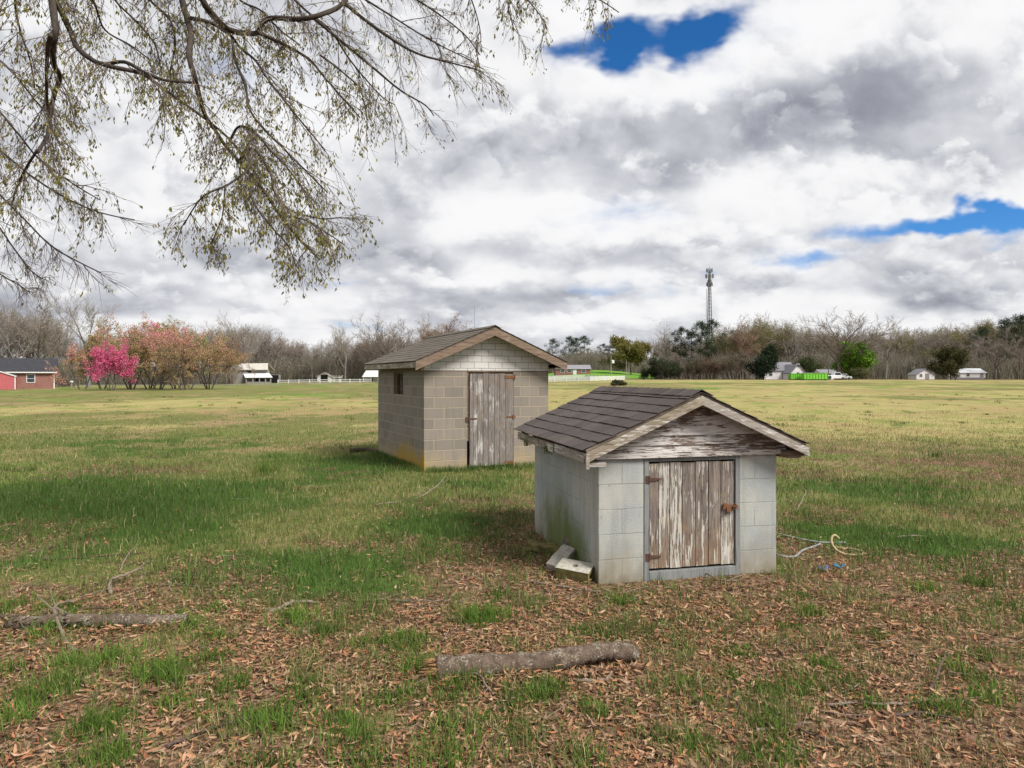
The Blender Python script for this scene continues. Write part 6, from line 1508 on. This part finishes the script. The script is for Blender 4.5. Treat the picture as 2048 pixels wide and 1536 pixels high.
def stick(pts, r0, r1, mat, label, side=(), name='fallen_branch', lift=.012, seed=0):
    rs = random.Random(seed); P = [gp(q[0], q[1]) + Vector((0, 0, lift + (q[2] if len(q) > 2 else 0))) for q in pts]; C = catm(P, 4); n = len(C); m = MB()
    C = [c + Vector((rs.gauss(0, .004), rs.gauss(0, .004), rs.gauss(0, .003))) for c in C]
    m.tube(C, [r0 + (r1 - r0) * i / (n - 1) for i in range(n)], 6, rough=.12, seed=seed); b = m.build(name, mat, smooth=True); tag(b, label, 'branch')
    if side:
        for (i0, dx, dy, dz, l, r) in side:
            c = C[int(i0 * (n - 1))]; d = Vector((dx, dy, dz)).normalized(); q = c + d * l * .5 + Vector((rs.gauss(0, .02), rs.gauss(0, .02), 0)) * l; e = c + d * l + Vector((rs.gauss(0, .06), rs.gauss(0, .06), rs.gauss(0, .03))) * l
            m = MB()
            for v in (q, e): v.z = max(v.z, gz(v.x, v.y) + .006)
            m.tube(catm([c, q, e], 3), [r, r * .9, r * .8, r * .7, r * .6, r * .5, r * .4][:7], 5)
            m.build('twig', mat, b)
    return b
stick([(150, 1306), (128, 1280), (108, 1254, .085), (112, 1235, .07), (125, 1222, .05), (150, 1216, .04)], .014, .006, M['stick'], 'pale forked branch propped over the rotten log',
      [(.45, -.9, .6, .3, .26, .005), (.5, .8, -.2, -.2, .3, .005), (.55, .9, -.5, -.25, .28, .005), (.6, -.7, .9, .25, .3, .004), (.7, .8, .5, .2, .35, .004), (.35, -.9, -.3, -.1, .12, .005)], seed=1)
stick([(220, 1190), (222, 1176, .04), (235, 1172, .06), (262, 1162, .06), (285, 1150, .05)], .018, .008, M['stick'], 'short bent pale stick standing in the lush grass at left', [(.9, .4, .8, .4, .12, .005)], seed=2)
stick([(538, 1226), (560, 1220), (585, 1212, .02), (615, 1210, .015), (640, 1209)], .020, .009, M['stick'], 'short pale stick with a thick dark end among leaves left of centre', seed=3)
stick([(715, 1205), (760, 1202), (820, 1204), (880, 1206), (930, 1208)], .008, .005, M['stick'], 'long straight thin stick in the leaves before the low shed', [(.3, .6, .3, .1, .3, .003)], seed=4)
stick([(255, 1188), (300, 1174), (350, 1172), (410, 1176)], .007, .004, M['stick'], 'thin curved twig right of the bent pale stick', [(.5, .5, .7, .2, .2, .003)], seed=5)
stick([(240, 1145), (255, 1122, .04), (278, 1098, .04)], .008, .004, M['stick'], 'thin leaning twig rising from the lush grass at left', seed=6)
stick([(88, 1122), (150, 1118), (230, 1112), (290, 1108)], .012, .005, M['stick_dark'], 'long dark stick lying behind the rotten log', [(.4, .5, .8, .2, .3, .004), (.7, .6, -.5, .1, .25, .004)], seed=7)
stick([(95, 1100), (150, 1080), (185, 1068)], .010, .005, M['stick_dark'], 'dark twig on the leaf patch at far left', [(.5, .9, .2, .1, .25, .004)], seed=8)
stick([(930, 1358, .02), (960, 1366, .03), (985, 1392), (1010, 1430)], .007, .005, M['stick'], 'thin pale twig bent away from the foreground log', seed=9)
stick([(1150, 1365), (1180, 1367), (1210, 1364), (1222, 1352, .02)], .014, .007, M['stick'], 'short stubby stick lying before the foreground log', seed=10)
stick([(1655, 1415), (1720, 1410), (1780, 1413), (1850, 1405), (1905, 1402)], .009, .005, M['stick'], 'long pale stick in the leaf litter at lower right', [(.3, -.7, -.3, .1, .2, .004)], seed=11)
stick([(1770, 1440), (1830, 1432), (1900, 1440)], .011, .006, M['stick_dark'], 'grey forked stick below the long pale one at lower right', [(.6, -.3, -.8, .2, .15, .005), (.65, .6, -.6, .1, .2, .005)], seed=12)
stick([(1860, 1392), (1880, 1360, .05), (1895, 1335, .08)], .008, .004, M['stick_dark'], 'dark twig pointing up out of the litter at lower right', seed=13)
stick([(1510, 1468), (1560, 1455), (1620, 1452)], .009, .005, M['stick'], 'short pale stick in the litter right of bottom centre', seed=14)
stick([(1050, 1165), (1100, 1172), (1150, 1180), (1200, 1186)], .008, .005, M['stick'], 'thin stick on the bare soil before the concrete blocks', [(.5, .3, .8, .2, .15, .003)], seed=15)
stick([(1382, 1141, .05), (1410, 1153, .02), (1440, 1162), (1475, 1165)], .007, .005, M['stick'], 'pale bent twig leaning on the sill of the flaking door', seed=16)
stick([(1795, 1080, .02), (1820, 1078, .02), (1850, 1074)], .011, .006, M['stick'], 'short pale stick in the grass right of the tan hose', seed=17)
stick([(1592, 1025), (1605, 1010, .06), (1612, 1000, .10)], .008, .005, M['stick'], 'small pale stick upright beside the shed corner at right', seed=18)
stick([(750, 1012), (790, 1006), (830, 1000), (870, 990, .1), (890, 978, .18)], .016, .006, M['stick'], 'grey limb lying in lush grass between the two sheds', [(.4, .6, .8, .3, .5, .006), (.6, -.2, .8, .5, .4, .005), (.7, .8, .3, .4, .4, .005)], seed=19)
stick([(1560, 1450), (1640, 1480), (1700, 1500)], .006, .004, M['stick_dark'], 'thin dark twig at the lower right among dead leaves', seed=20)
stick([(330, 1500), (420, 1462), (500, 1440), (540, 1424)], .011, .006, M['stick_dark'], 'dark slanting stick at lower left among tufts', seed=21)
stick([(0, 1238), (60, 1232), (150, 1222), (210, 1218)], .010, .005, M['stick_dark'], 'dark stick running behind the rotten log', seed=22)
def wall_side_wood():
    c = gp(742, 905); s = stick([(700, 905), (740, 903), (758, 908)], .06, .05, M['stick_dark'], 'dark chunk of old wood by the far corner of the taller shed', name='wood_chunk', lift=.04, seed=30)
wall_side_wood()
